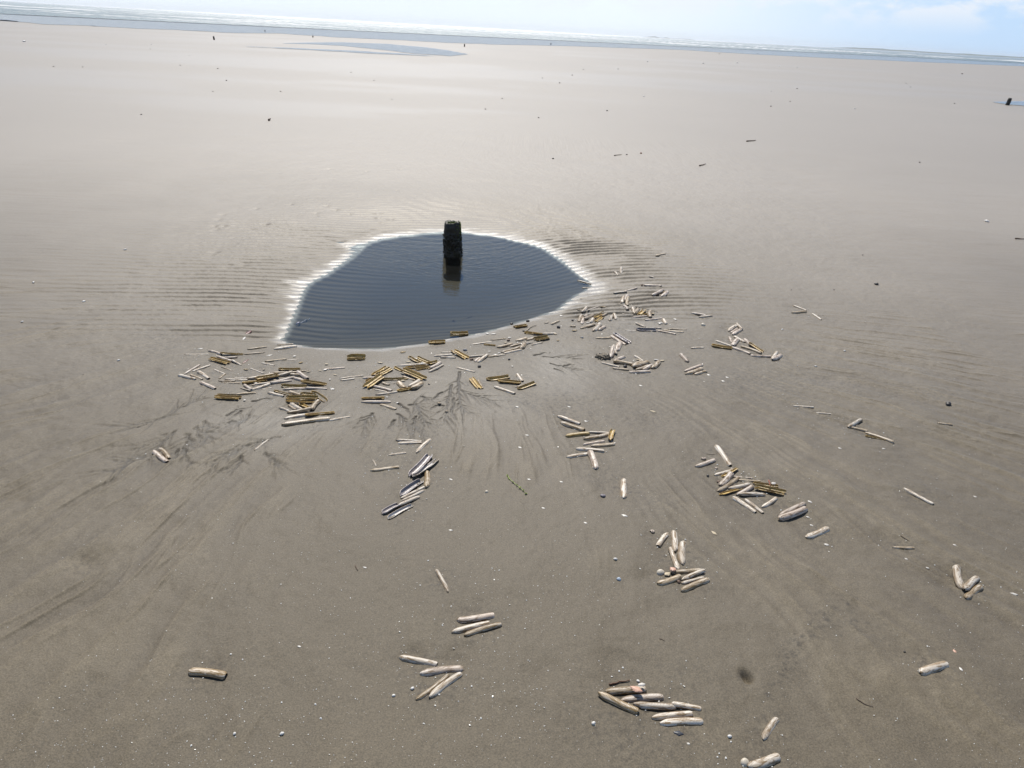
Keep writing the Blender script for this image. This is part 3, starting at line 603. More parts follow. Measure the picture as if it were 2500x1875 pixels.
# ------------------------------------------------------------------ razor shells
def shell_mat(name, a, bcol, patch_col, patch_amt, rough=0.42, bands=True, skin=0.6, glow=0.0):
    m, t, b = material(name)
    tc = t.nodes.new('ShaderNodeTexCoord').outputs['Object']; oi = t.nodes.new('ShaderNodeObjectInfo')
    add = t.nodes.new('ShaderNodeVectorMath'); add.operation = 'ADD'; sc = t.nodes.new('ShaderNodeVectorMath'); sc.operation = 'SCALE'
    cmb = t.nodes.new('ShaderNodeCombineXYZ')
    for i in range(3): t.links.new(oi.outputs['Random'], cmb.inputs[i])
    t.links.new(cmb.outputs[0], sc.inputs[0]); sc.inputs['Scale'].default_value = 37.0
    t.links.new(tc, add.inputs[0]); t.links.new(sc.outputs[0], add.inputs[1]); v = add.outputs[0]
    mp = t.nodes.new('ShaderNodeMapping'); mp.inputs['Scale'].default_value = (1.3, 1.2, 1.2); t.links.new(v, mp.inputs[0])
    n1 = noise(t, mp.outputs[0], 1.5, 5, 0.6, 0.4)
    r1 = ramp(t, [(0.38, (0, 0, 0)), (0.62, (1, 1, 1))]); t.links.new(n1.outputs['Fac'], r1.inputs[0])
    c = mixc(t, r1.outputs[0], a, bcol)
    n2 = noise(t, mp.outputs[0], 2.6, 5, 0.65, 0.6)
    r2 = ramp(t, [(0.60 - patch_amt * 0.22, (0, 0, 0)), (0.66 - patch_amt * 0.2, (1, 1, 1))]); t.links.new(n2.outputs['Fac'], r2.inputs[0])
    c = mixc(t, r2.outputs[0], c, patch_col)
    # the brown skin wears off along a slanting line
    sx_n = t.nodes.new('ShaderNodeSeparateXYZ'); t.links.new(tc, sx_n.inputs[0])
    dv = math_(t, 'ADD', math_(t, 'MULTIPLY', sx_n.outputs['Y'], 1.5), math_(t, 'MULTIPLY', sx_n.outputs['X'], math_(t, 'SUBTRACT', math_(t, 'MULTIPLY', oi.outputs['Random'], 2.4), 1.2)))
    dv = math_(t, 'ADD', dv, math_(t, 'MULTIPLY_ADD', n1.outputs['Fac'], 0.9, False, -0.62))
    r3 = ramp(t, [(0.10, (0, 0, 0)), (0.22, (1, 1, 1))]); t.links.new(dv, r3.inputs[0])
    c = mixc(t, math_(t, 'MULTIPLY', r3.outputs[0], skin), c, patch_col)
    # growth lines run across the valve
    wv = t.nodes.new('ShaderNodeTexWave'); wv.bands_direction = 'X'; wv.inputs['Scale'].default_value = 9.0; wv.inputs['Distortion'].default_value = 2.6; wv.inputs['Detail'].default_value = 3
    t.links.new(v, wv.inputs['Vector'])
    if bands:
        gr = ramp(t, [(0.0, (0.80, 0.78, 0.76)), (0.6, (1, 1, 1))]); t.links.new(wv.outputs['Fac'], gr.inputs[0]); c = mixc(t, 1.0, c, gr.outputs[0], 'MULTIPLY')
    hs = t.nodes.new('ShaderNodeHueSaturation'); t.links.new(c, hs.inputs['Color'])
    vr = t.nodes.new('ShaderNodeMapRange'); vr.inputs['To Min'].default_value = 0.78; vr.inputs['To Max'].default_value = 1.12; t.links.new(oi.outputs['Random'], vr.inputs['Value']); t.links.new(vr.outputs[0], hs.inputs['Value'])
    t.links.new(hs.outputs[0], b.inputs['Base Color']); b.inputs['Roughness'].default_value = rough
    bp = t.nodes.new('ShaderNodeBump'); bp.inputs['Strength'].default_value = 0.35; bp.inputs['Distance'].default_value = 0.001
    t.links.new(math_(t, 'ADD', wv.outputs['Fac'], n2.outputs['Fac']), bp.inputs['Height']); t.links.new(bp.outputs[0], b.inputs['Normal'])
    if glow:      # thin horny skin lets the sun through
        tl = t.nodes.new('ShaderNodeBsdfTranslucent'); t.links.new(hs.outputs[0], tl.inputs['Color']); ms = t.nodes.new('ShaderNodeMixShader'); ms.inputs[0].default_value = glow
        t.links.new(b.outputs[0], ms.inputs[1]); t.links.new(tl.outputs[0], ms.inputs[2]); t.links.new(ms.outputs[0], t.nodes['Material Output'].inputs['Surface'])
    return m
OUT = {'w': shell_mat("chalky shell", (0.71, 0.65, 0.56), (0.54, 0.455, 0.35), (0.27, 0.185, 0.10), 0.50),
       'p': shell_mat("pinkish shell", (0.50, 0.405, 0.325), (0.66, 0.58, 0.49), (0.25, 0.175, 0.11), 0.50),
       't': shell_mat("tan shell", (0.40, 0.30, 0.18), (0.60, 0.52, 0.42), (0.22, 0.145, 0.06), 0.60),
       'o': shell_mat("olive shell skin", (0.46, 0.30, 0.085), (0.58, 0.44, 0.20), (0.25, 0.145, 0.04), 0.5, 0.35, glow=0.18),
       'u': shell_mat("grey shell", (0.44, 0.40, 0.40), (0.52, 0.48, 0.45), (0.26, 0.20, 0.17), 0.4)}
INN = {'w': shell_mat("white shell lining", (0.60, 0.57, 0.54), (0.48, 0.45, 0.42), (0.34, 0.29, 0.25), 0.3, 0.3),
       'p': shell_mat("pink shell lining", (0.44, 0.37, 0.34), (0.50, 0.45, 0.42), (0.30, 0.24, 0.21), 0.3, 0.3),
       't': shell_mat("tan shell lining", (0.36, 0.29, 0.20), (0.44, 0.38, 0.30), (0.22, 0.16, 0.09), 0.4, 0.3),
       'o': shell_mat("gold shell lining", (0.66, 0.46, 0.13), (0.54, 0.36, 0.10), (0.30, 0.18, 0.045), 0.4, 0.33, skin=0.2, glow=0.12),
       'u': shell_mat("purple shell lining", (0.27, 0.24, 0.245), (0.35, 0.315, 0.305), (0.19, 0.16, 0.15), 0.4, 0.3)}

def valve_mesh(col, hollow, seed):
    """one razor valve, 1 long (x), 1 wide (y), 1 high (z): a thin curved half tube"""
    q = np.random.RandomState(seed)
    nl, na = 30, 13
    tt_ = np.linspace(-0.5, 0.5, nl); ss = np.linspace(-1, 1, na)
    bend = q.uniform(0.06, 0.20) * (1 if q.rand() < 0.7 else -1)
    e1, e2 = q.uniform(0.09, 0.2), q.uniform(0.03, 0.08)     # rounded end, cut end
    pw = np.minimum(1, ((tt_ + 0.5 + 0.002) / e1).clip(0, 1) ** 0.5) * np.minimum(1, (0.66 + 0.34 * (((0.5 - tt_) / e2).clip(0, 1) ** 0.6)))
    pw = np.maximum(pw, 0.22) * (1 - 0.12 * q.uniform(0, 1) * (tt_ + 0.5))
    chip = np.ones((nl, na)); cn = vnoise(tt_ * 9 + seed, np.full(nl, 0.5), seed)
    rip = 1 + 0.03 * vnoise(tt_ * 14, np.full(nl, 2.5), seed + 3)
    V = []
    for lay, th in ((0, 1.0), (1, 0.86)):
        for i in range(nl):
            for j in range(na):
                s = ss[j]; hw = 0.5 * pw[i] * rip[i] * (th if lay else 1.0)
                a_ = s * math.pi / 2 * 0.97
                y = hw * math.sin(a_); z = math.cos(a_) ** 0.85 * (th if lay else 1.0) * (0.55 + 0.45 * pw[i])
                if s > 0.75 and cn[i] > 0.25: z = max(z, 0.18 + 0.25 * cn[i])
                y += bend * (1 - 4 * tt_[i] ** 2) - bend * 0.6
                V.append((tt_[i] * (0.992 if lay else 1), y, z))
    V = np.array(V)
    if hollow: V[:, 2] = 1.0 - V[:, 2]; V[:, 1] = -V[:, 1]
    gq = grid_quads(nl, na); off = nl * na
    inner = gq[:, ::-1] + off
    rim = []
    def strip(idx):
        for a, b_ in zip(idx[:-1], idx[1:]): rim.append((a, b_, b_ + off, a + off))
    strip([i * na for i in range(nl)][::-1]); strip([i * na + na - 1 for i in range(nl)])
    strip(list(range(na))); strip([(nl - 1) * na + j for j in range(na)][::-1])
    F = np.concatenate([gq[:, ::-1], inner[:, ::1], np.array(rim)])
    mi = [0] * len(gq) + [1] * len(gq) + [0] * len(rim)
    me = mesh_np("valve", V, F, [OUT[col], INN[col]], mat_idx=mi)
    bm = bmesh.new(); bm.from_mesh(me); bmesh.ops.recalc_face_normals(bm, faces=bm.faces[:]); bm.to_mesh(me); bm.free()
    return me
VC = {}
def get_valve(col, hollow, var):
    k = (col, hollow, var)
    if k not in VC: VC[k] = valve_mesh(col, hollow, 100 + 7 * var + ord(col) + (50 if hollow else 0))
    return VC[k]
mlig, t, b = material("hinge ligament"); b.inputs['Base Color'].default_value = (0.035, 0.024, 0.014, 1); b.inputs['Roughness'].default_value = 0.5
def hinge_mesh():
    n = 12; V = []
    for i in range(n):
        u = i / (n - 1); r = 0.5 * math.sin(math.pi * min(max(u, 0.03), 0.97)) ** 0.4
        for k in range(6):
            a_ = k / 6 * 2 * math.pi; V.append((u - 0.5, r * math.cos(a_), r * math.sin(a_) + 0.3))
    return mesh_np("hinge", V, grid_quads(n, 6, True), [mlig])
HINGE = hinge_mesh()

placed = []    # (a, b, halfwidth, top)
def support(p, hw):
    top = 0.0
    for a, b_, h2, hh, za, zb in placed:
        d = b_ - a; l2 = d.length_squared
        if l2 < 1e-9: continue
        tq = max(0, min(1, (p - a).dot(d) / l2)); dist = (p - a - d * tq).length
        if dist < (hw + h2) * 0.72: top = max(top, (za + (zb - za) * tq) + hh * (1 - 0.5 * dist / (hw + h2)))
    return top

CN = {'w': 'white', 'p': 'pinkish', 't': 'tan', 'o': 'olive', 'u': 'purple grey'}
recs = []
for k, (x1, y1, x2, y2, wp, ty, cname) in enumerate(SHELLS):
    a = on_ground(x1, y1); b_ = on_ground(x2, y2)
    d = Vector((b_.x - a.x, b_.y - a.y)); L = d.length
    m = (a + b_) / 2; depth = (m - Vector((0, 0, CAM_H))).dot(fw)
    W = wp / F_PX * depth
    col = ty[0]; pair = '2' in ty; sliver = 's' in ty; hollow = 'i' in ty or (pair and 'c' not in ty)
    bigger = 1.15 + 0.25 * min(1.0, max(0.0, (depth - 2.6) / 1.2))
    Wv = max(0.008, min(0.042, W * bigger * (1.0 if not pair else 0.68)))
    L = min(L, 0.26) + 0.004
    H = Wv * (0.50 if not sliver else 0.35); 
    if hollow: H = Wv * 0.42
    ang = math.atan2(d.y, d.x)
    p2a = Vector((a.x, a.y)); p2b = Vector((b_.x, b_.y)); hw = Wv * (0.5 if not pair else 0.95)
    q1 = p2a.lerp(p2b, 0.15); q2 = p2a.lerp(p2b, 0.85); qm = p2a.lerp(p2b, 0.5)
    s1, s2, sm = support(q1, hw), support(q2, hw), support(qm, hw)
    if sm > (s1 + s2) / 2: s1 += (sm - (s1 + s2) / 2) * 0.9; s2 += (sm - (s1 + s2) / 2) * 0.9
    s1 = min(s1, 0.045); s2 = min(s2, 0.045)
    bed = -rng.uniform(0.08, 0.30) * H if (s1 + s2) < 0.002 else -0.25 * H
    water = signed_dist(np.array([m.x]), np.array([m.y]), POOL)[0] < 0.0
    z1 = (ZW + 0.001 if water else a.z) + s1 + bed; z2 = (ZW + 0.001 if water else b_.z) + s2 + bed
    if pair and 'c' in ty: bed = 0
    placed.append((p2a, p2b, hw, H * 0.85, s1, s2))
    cen = Vector((m.x, m.y, (z1 + z2) / 2))
    tilt = math.atan2(z2 - z1, max(L, 0.02))
    rot = (Matrix.Rotation(ang, 4, 'Z') @ Matrix.Rotation(-tilt, 4, 'Y') @ Matrix.Rotation(rng.uniform(-0.22, 0.22) + (0.0 * (1 if math.cos(ang) > 0 else -1) if hollow and not water else 0), 4, 'X'))
    if not pair:
        o = link("razor_shell", get_valve(col, hollow, rng.randrange(5)))
        o.matrix_world = Matrix.Translation(cen) @ rot @ Matrix.Diagonal((L * (1 if rng.random() < .5 else -1), Wv, H, 1)) if False else Matrix.Translation(cen) @ rot @ Matrix.Diagonal((L, Wv, H, 1))
    else:
        o = empty("paired_razor_shell"); o.matrix_world = Matrix.Translation(cen) @ rot
        closed = 'c' in ty
        var = rng.randrange(5)
        for sg in (1, -1):
            v = link("valve", get_valve(col, hollow, var if sg > 0 else (var + 1) % 5), o)
            open_a = rng.uniform(0.15, 0.5)
            if closed: v.matrix_local = Matrix.Translation((0.01 * sg, sg * Wv * 0.33, 0.002)) @ Matrix.Rotation(sg * -0.45, 4, 'X') @ Matrix.Rotation(sg * 0.06, 4, 'Z') @ Matrix.Diagonal((L, Wv, H, 1))
            else: v.matrix_local = Matrix.Translation((0, sg * Wv * 0.52, 0.15 * Wv)) @ Matrix.Rotation(sg * open_a * 0.6, 4, 'X') @ Matrix.Diagonal((L * (1 if sg > 0 else rng.uniform(0.88, 1.0)), Wv, H, 1))
        h = link("hinge", HINGE, o); h.matrix_local = Matrix.Translation((L * 0.1, 0, 0.0)) @ Matrix.Diagonal((L * 0.35, Wv * 0.22, Wv * 0.2, 1))
    form = 'opened pair of %s razor valves' % CN[col] if (pair and hollow) else ('gaping pair of %s razor valves' % CN[col] if pair else ('hollow side up %s razor shell' % CN[col] if hollow else ('thin %s razor shell' % CN[col] if sliver else '%s razor shell' % CN[col])))
    sl_ = (y2 - y1) / (x2 - x1) if abs(x2 - x1) > 1e-6 else 99
    ori = 'lying level' if abs(sl_) < 0.22 else ('pointing at the viewer' if abs(sl_) > 1.5 else ('slanting up rightwards' if sl_ < 0 else 'slanting down rightwards'))
    recs.append((o, form, ori, cname, (x1 + x2) / 2, (y1 + y2) / 2))

ORD = ['leftmost', 'second', 'third', 'fourth', 'fifth', 'sixth', 'seventh', 'eighth', 'ninth']
from collections import defaultdict
g1 = defaultdict(list)
for r in recs: g1[(r[3], r[1])].append(r)
NUM = ['zero', 'one', 'two', 'three', 'four', 'five', 'six', 'seven', 'eight', 'nine']
def rank(i, n, axis_x=True):
    if n == 2: return ('left', 'right')[i]
    if n == 3: return ('left', 'middle', 'right')[i]
    if i == 0: return 'leftmost'
    if i == n - 1: return 'rightmost'
    return ORD[i] + '-from-left'
for (cname, form), lst in g1.items():
    if len(lst) == 1:
        r = lst[0]; lab = "%s %s %s" % (form, r[2], cname)
        if len(lab.split()) > 16: lab = "%s %s" % (form, cname)
        r[0]['_l'] = lab; continue
    g2 = defaultdict(list)
    for r in lst: g2[r[2]].append(r)
    for ori, l2 in g2.items():
        l2.sort(key=lambda r: r[4])
        for i, r in enumerate(l2):
            if len(l2) == 1: lab = "%s %s %s" % (form, ori, cname)
            else: lab = "%s %s %s %s" % (rank(i, len(l2)), form, ori, cname)
            r[0]['_l'] = lab
for r in recs:
    lab = r[0]['_l']; del r[0]['_l']
    for a_, b_ in (("in the ", "in "), ("lying level", "level"), ("pointing at the viewer", "facing viewer"), ("slanting up rightwards", "rising rightwards"), ("slanting down rightwards", "falling rightwards"), ("at the ", "at "), ("of the ", "of "), ("opened pair of", "opened"), ("hollow side up", "upturned")):
        if len(lab.split()) > 16: lab = lab.replace(a_, b_)
    tag(r[0], lab, "shell", "razor shells washed up round the pool")

# ------------------------------------------------------------------ wooden stumps
mwood, t, b = material("soaked timber")
tc = t.nodes.new('ShaderNodeTexCoord').outputs['Object']
mp = t.nodes.new('ShaderNodeMapping'); mp.inputs['Scale'].default_value = (1, 1, 0.2); t.links.new(tc, mp.inputs[0])
n1 = noise(t, mp.outputs[0], 60, 5, 0.65); n2 = noise(t, tc, 24, 4, 0.6)
r1 = ramp(t, [(0.35, (0.010, 0.008, 0.006)), (0.7, (0.034, 0.026, 0.017))]); t.links.new(n1.outputs['Fac'], r1.inputs[0])
r2 = ramp(t, [(0.52, (0, 0, 0)), (0.66, (1, 1, 1))]); t.links.new(n2.outputs['Fac'], r2.inputs[0])
c = mixc(t, math_(t, 'MULTIPLY', r2.outputs[0], 0.7), r1.outputs[0], (0.030, 0.034, 0.010))
t.links.new(c, b.inputs['Base Color']); b.inputs['Roughness'].default_value = 0.6
bp = t.nodes.new('ShaderNodeBump'); bp.inputs['Strength'].default_value = 0.9; bp.inputs['Distance'].default_value = 0.004
t.links.new(n1.outputs['Fac'], bp.inputs['Height']); t.links.new(bp.outputs[0], b.inputs['Normal'])
malg, t, b = material("green algae")
tc = t.nodes.new('ShaderNodeTexCoord').outputs['Object']; n1 = noise(t, tc, 90, 4, 0.6)
r1 = ramp(t, [(0.3, (0.05, 0.07, 0.012)), (0.7, (0.24, 0.27, 0.05))]); t.links.new(n1.outputs['Fac'], r1.inputs[0]); t.links.new(r1.outputs[0], b.inputs['Base Color']); b.inputs['Roughness'].default_value = 0.75
mweed, t, b = material("brown weed"); b.inputs['Base Color'].default_value = (0.035, 0.024, 0.008, 1); b.inputs['Roughness'].default_value = 0.45
mbarn, t, b = material("barnacle"); b.inputs['Base Color'].default_value = (0.20, 0.19, 0.16, 1); b.inputs['Roughness'].default_value = 0.8

def stump_mesh(hgt, wb, wt, depth, seed, nr=44, na=36, crust=1.0):
    V = []
    for i in range(nr):
        u = i / (nr - 1); z = -0.3 + (hgt + 0.3) * u
        k = max(0.0, z / hgt)
        half = wb * 0.5 * (1 - k) + wt * 0.5 * k
        if z < 0: half = wb * 0.44
        for j in range(na):
            a_ = j / na * 2 * math.pi
            e = (abs(math.cos(a_)) ** 3.2 + abs(math.sin(a_)) ** 3.2) ** (-1 / 3.2)
            x, y = half * e * math.cos(a_), half * depth * e * math.sin(a_)
            f = float(fbm(np.array(a_ * 2.1 + seed), np.array(z * 26.0), seed, 4)) ; f2 = float(vnoise(np.array(a_ * 7.0), np.array(z * 90.0), seed + 2))
            cr = crust * (1.0 if 0.0 < z < hgt * 0.85 else 0.45)
            s = 1 + cr * (0.12 * f + 0.06 * f2) - (0.10 * smooth01(np.array((k - 0.9) / 0.1)) if k > 0.9 else 0)
            V.append((x * s, y * s, z + (0.012 * f if k > 0.93 else 0)))
    base = len(V); Fq = [tuple(r) for r in grid_quads(nr, na, True)]
    for q_ in (0.72, 0.4, 0.12):                      # worn, dished top
        for j in range(na):
            x, y, z = V[(nr - 1) * na + j]
            V.append((x * q_, y * q_, hgt + 0.006 - 0.010 * (1 - q_) + 0.006 * float(vnoise(np.array(j * 0.5), np.array(q_ * 9), seed + 5))))
    ring = [(nr - 1) * na] + [base + k * na for k in range(3)]
    for r_, r2_ in zip(ring[:-1], ring[1:]):
        for j in range(na): Fq.append((r_ + j, r_ + (j + 1) % na, r2_ + (j + 1) % na, r2_ + j))
    c0 = len(V); V.append((0, 0, hgt - 0.002)); me = bpy.data.meshes.new("timber")
    F = Fq + [(ring[-1] + j, ring[-1] + (j + 1) % na, c0) for j in range(na)]
    me.from_pydata(V, [], F); me.update(); me.materials.append(mwood)
    for p in me.polygons: p.use_smooth = True
    return me

def tufts(name, pts, m, size, seed, n=3):
    """ragged little fronds rooted at pts"""
    q = random.Random(seed); V = []; F = []
    for p, nrm in pts:
        for _ in range(n):
            d = (nrm + Vector((q.uniform(-.7, .7), q.uniform(-.7, .7), q.uniform(-.5, .7)))).normalized(); L = size * q.uniform(0.5, 1.3)
            s = d.cross(Vector((q.uniform(-1, 1), q.uniform(-1, 1), 1))).normalized() * size * q.uniform(0.2, 0.4)
            i = len(V); m_ = p + d * L * 0.6 + Vector((0, 0, -0.1 * L)); e = p + d * L + Vector((0, 0, -0.35 * L))
            V += [p - s * 0.7, p + s * 0.7, m_ + s, m_ - s, e + s * 0.3, e - s * 0.3]; F += [(i, i + 1, i + 2, i + 3), (i + 3, i + 2, i + 4, i + 5)]
    me = bpy.data.meshes.new(name); me.from_pydata([tuple(v) for v in V], [], F); me.update(); me.materials.append(m); return me

# the big stump: height and width read off its pixels at its distance
dpt = (POST - Vector((0, 0, CAM_H))).dot(fw)
ptop = at(1105, 543); 
hh = CAM_H - (Vector((POST.x, POST.y)).length) / Vector((ptop.x, ptop.y)).length * CAM_H - ZW
W0 = 41 / F_PX * dpt; W1 = 37 / F_PX * dpt
root = empty("wooden_stump", POST); root.rotation_euler = (R(1.5), R(-3.0), R(8))
tm = link("timber", stump_mesh(hh, W0, W1, 0.9, 3), root)
q = random.Random(5); pts = []
for _ in range(240):
    a_ = q.uniform(0, 2 * math.pi); rr_ = math.sqrt(q.random()) * W1 * 0.42
    pts.append((Vector((rr_ * math.cos(a_), rr_ * math.sin(a_) * 0.9, hh - 0.002)), Vector((0.2, 0, 1))))
for _ in range(300):
    a_ = q.gauss(0.35, 0.55); z = hh * (1 - abs(q.gauss(0, 0.26))); k = z / hh; half = (W0 * (1 - k) + W1 * k) * 0.5
    e = (abs(math.cos(a_)) ** 3.2 + abs(math.sin(a_)) ** 3.2) ** (-1 / 3.2)
    pts.append((Vector((half * e * math.cos(a_), half * e * .9 * math.sin(a_), z)), Vector((math.cos(a_), math.sin(a_), 0.2))))
link("algae_cap", tufts("algae_cap", pts, malg, 0.010, 4), root)
pts = []
for _ in range(420):
    a_ = q.uniform(0, 2 * math.pi); z = hh * q.uniform(0.02, 0.72); k = z / hh; half = (W0 * (1 - k) + W1 * k) * 0.5
    e = (abs(math.cos(a_)) ** 3.2 + abs(math.sin(a_)) ** 3.2) ** (-1 / 3.2)
    pts.append((Vector((half * e * math.cos(a_), half * e * .9 * math.sin(a_), z)), Vector((math.cos(a_), math.sin(a_), -0.4))))
link("seaweed_crust", tufts("seaweed_crust", pts, mweed, 0.013, 6), root)
tag(root, "dark weed crusted wooden stump with mossy top standing in the pool", "stump")

def small_stump(bx, by, ty_, wpx, lean, lab, seed, twist=0):
    p = on_ground(bx, by); dist = math.hypot(p.x, p.y); dp_ = (p - Vector((0, 0, CAM_H))).dot(fw)
    h_ = (by - ty_) / F_PX * dp_; w_ = wpx / F_PX * dp_
    r_ = empty("wooden_stump", p); r_.rotation_euler = (0, lean, twist)
    link("timber", stump_mesh(h_, w_, w_ * 0.85, 0.9, seed, 20, 16, 0.8), r_)
    ps = [(Vector((q.uniform(-.4, .4) * w_, q.uniform(-.4, .4) * w_, h_)), Vector((0, 0, 1))) for _ in range(40)]
    link("algae_cap", tufts("algae_cap", ps, malg, w_ * 0.1, seed), r_)
    tag(r_, lab, "stump", "old timber stumps along the far beach")
small_stump(2459, 257, 240.5, 9, R(9), "leaning dark stump in the small bright pool at far right", 11)
small_stump(523, 97.5, 89.5, 4, R(-6), "small dark stump on the sand before the shore at left", 12)
small_stump(1134, 114, 108, 3, R(0), "thin upright stump beside the end of the far tide pool", 13)
small_stump(764, 91.5, 87.5, 2.6, R(3), "tiny stump in shallow water straight below the sun glitter", 14)
small_stump(647, 76.5, 73.5, 2.2, R(0), "tiny stump in the wet shore left of the sun glitter", 15)
small_stump(1345, 108.5, 105, 2.2, R(0), "tiny stump at the shore edge right of the sun glitter", 16)

# ------------------------------------------------------------------ pebbles, cockles, snails, chips, weed, twigs
def flat_mat(name, a, b2, scale=30, rough=0.6):
    m, t, b = material(name); tc = t.nodes.new('ShaderNodeTexCoord').outputs['Object']
    n = noise(t, tc, scale, 4, 0.6); r = ramp(t, [(0.35, a), (0.65, b2)]); t.links.new(n.outputs['Fac'], r.inputs[0]); t.links.new(r.outputs[0], b.inputs['Base Color']); b.inputs['Roughness'].default_value = rough
    return m
MP = {'dim': flat_mat("dull pebble", (0.07, 0.06, 0.052), (0.12, 0.105, 0.09), 4, 0.6), 'dark': flat_mat("dark pebble", (0.03, 0.026, 0.024), (0.07, 0.06, 0.055), 4, 0.5), 'grey': flat_mat("grey pebble", (0.22, 0.21, 0.20), (0.36, 0.34, 0.32), 4),
      'white': flat_mat("white pebble", (0.66, 0.64, 0.60), (0.55, 0.52, 0.48), 4, 0.45), 'brown': flat_mat("brown pebble", (0.12, 0.07, 0.045), (0.19, 0.12, 0.08), 4),
      'blue': flat_mat("blue pebble", (0.34, 0.42, 0.52), (0.50, 0.56, 0.62), 4), 'rust': flat_mat("rusty pebble", (0.20, 0.07, 0.03), (0.30, 0.13, 0.07), 4)}
def pebble_mesh(seed, m):
    bm = bmesh.new(); bmesh.ops.create_icosphere(bm, subdivisions=3, radius=0.5)
    for v in bm.verts:
        c_ = v.co; f = 1 + 0.22 * float(fbm(np.array(c_.x * 2.3 + seed), np.array(c_.y * 2.3 + c_.z * 3.1), seed, 3)); v.co = Vector((c_.x * f, c_.y * f * 0.8, c_.z * f * 0.62))
    me = bpy.data.meshes.new("pebble"); bm.to_mesh(me); bm.free(); me.materials.append(m)
    for p in me.polygons: p.use_smooth = True
    return me
PM = {}
def pebble(px, py, wpx, colr, lab, group=None, sx=1.0, rot=None, name="pebble", cat="pebble"):
    p = on_ground(px, py); dp_ = (p - Vector((0, 0, CAM_H))).dot(fw); s = wpx / F_PX * dp_
    var = rng.randrange(3)
    if (colr, var) not in PM: PM[(colr, var)] = pebble_mesh(60 + var, MP[colr])
    o = link(name, PM[(colr, var)]); o.location = p + Vector((0, 0, 0.18 * s)); o.scale = (s * sx, s, s); o.rotation_euler = (0, 0, rng.uniform(0, 6.28) if rot is None else rot)
    tag(o, lab, cat, group); return o
for px, py, s, cl, lab in [
 (1135, 856, 11, 'grey', "round grey pebble below the pool's near edge beside an olive shell"),
 (1152, 879, 10, 'brown', "brown pebble touching the pale shells below the pool's near edge"),
 (1170, 896, 10, 'dark', "dark round pebble alone above the branching rill"),
 (1241, 832, 9, 'brown', "small brown pebble among shells by the pool's right near shore"),
 (1243, 878, 7, 'dark', "tiny dark pebble on wet sand right of the leaning bundle"),
 (1249, 792, 9, 'dark', "dark wet pebble in the water left of the shore's olive pair"),
 (1289, 785, 9, 'dark', "dark wet pebble at the waterline above the shore's olive pair"),
 (1363, 800, 11, 'dark', "dark pebble with brown crust right of the pool's near shore"),
 (1398, 783, 7, 'dark', "small dark pebble in front of the loose group"),
 (1421, 825, 8, 'grey', "small grey pebble on sand below the loose group"),
 (1278, 809, 6, 'dark', "tiny dark pebble under the olive pair on the shore"),
 (1526, 896, 11, 'dark', "dark pebble inside the ring of shells below the worm mound"),
 (1567, 697, 7, 'brown', "small tan pebble left of the pinkish shell on the ripples"),
 (1653, 747, 7, 'dark', "small dark pebble alone above the straight line of shells"),
 (2140, 695, 10, 'dark', "dark pebble alone on the smooth sand at right"),
 (2315, 988, 15, 'dark', "dark pebble with scour tail on the sand at right"),
 (1728, 1020 + 628 / Z, 7, 'dark', "little dark pebble left of the right fan"),
 (1754, 1178, 10, 'brown', "brown pebble at the left edge of the right fan"),
 (1007, 1682, 10, 'white', "white pebble left of the front arrow of shells"),
 (961, 1699, 9, 'white', "small white pebble further left of the front arrow"),
 (573, 1792, 9, 'white', "cream pebble at the lower left below the lone shell"),
 (689, 1792, 11, 'white', "white pebble at the bottom left right of the cream one"),
 (1511, 1415, 11, 'blue', "pale blue pebble left of the flat pile of shells"),
 (1502, 1366, 10, 'white', "flat white pebble above the pale blue pebble"),
 (1558, 1664, 9, 'white', "white pebble just above the big front pile"),
 (1781, 1799, 11, 'white', "white pebble left of the shell near the bottom edge"),
 (1449, 1767, 11, 'white', "cream chip of stone left below the big front pile"),
 (1657, 1422, 11, 'brown', "brown pebble wedged between shells of the flat pile"),
 (1565, 375, 6, 'rust', "rusty red pebble on the smooth sand behind the pool"),
 (2208, 1592, 6, 'dark', "black speck of stone above the shell at right edge"),
 (1673, 1318, 5, 'white', "tiny white pebble above the upright group of shells")]:
    pebble(px, py, s, cl, lab)
for px, py, s in [(553,197,6),(532,168,5),(685,224,5.5),(345,280,6),(367,120,3),(462,136,3),(440,160,4),(202,164,4),(131,163,5),(520,224,4.5),(857,177,4),(913,197,4),(957,243,4.5),(1324,191,4),(1397,184,5),(1366,203,5.5),(1226,241,5.5),(1185,267,5.5),(1315,288,7),(1482,271,7),(1424,170,3.5),(1509,169,4),(1946,217,5),(1882,260,6),(1929,248,5),(2349,181,6),(2330,253,5),(2223,213,4),(2212,204,3.5),(1756,132,4),(1849,131,3.5),(2245,397,7),(1530,378,7),(1350,388,8),(2106,623,5),(1932,708,4),(2036,708,5),(2147,990,4),(203,915,4)]:
    pebble(px, py, s * 0.7, 'dim', "tiny dark stone dotted over the open far sand", "tiny dark stones on the far sand")
for px, py, s in [(59,102,6),(2408,541,9),(1883,223,3),(2087,266,3.5),(259,109,3),(370,109,3),(1572,236,3.5),(1581,151,4),(1800,154,4),(1717,155,3.5),(1903,162,3),(1946,166,3),(82,690,6),(205,737,7),(306,610,6),(54,786,5),(290,880,6),(1910,805,5),(2062,857,5),(1992,895,5)]:
    pebble(px, py, s, 'white', "tiny white shell bit dotted over the open far sand", "tiny white shell bits on the far sand", 1.4, name="shell_bit", cat="shell bit")

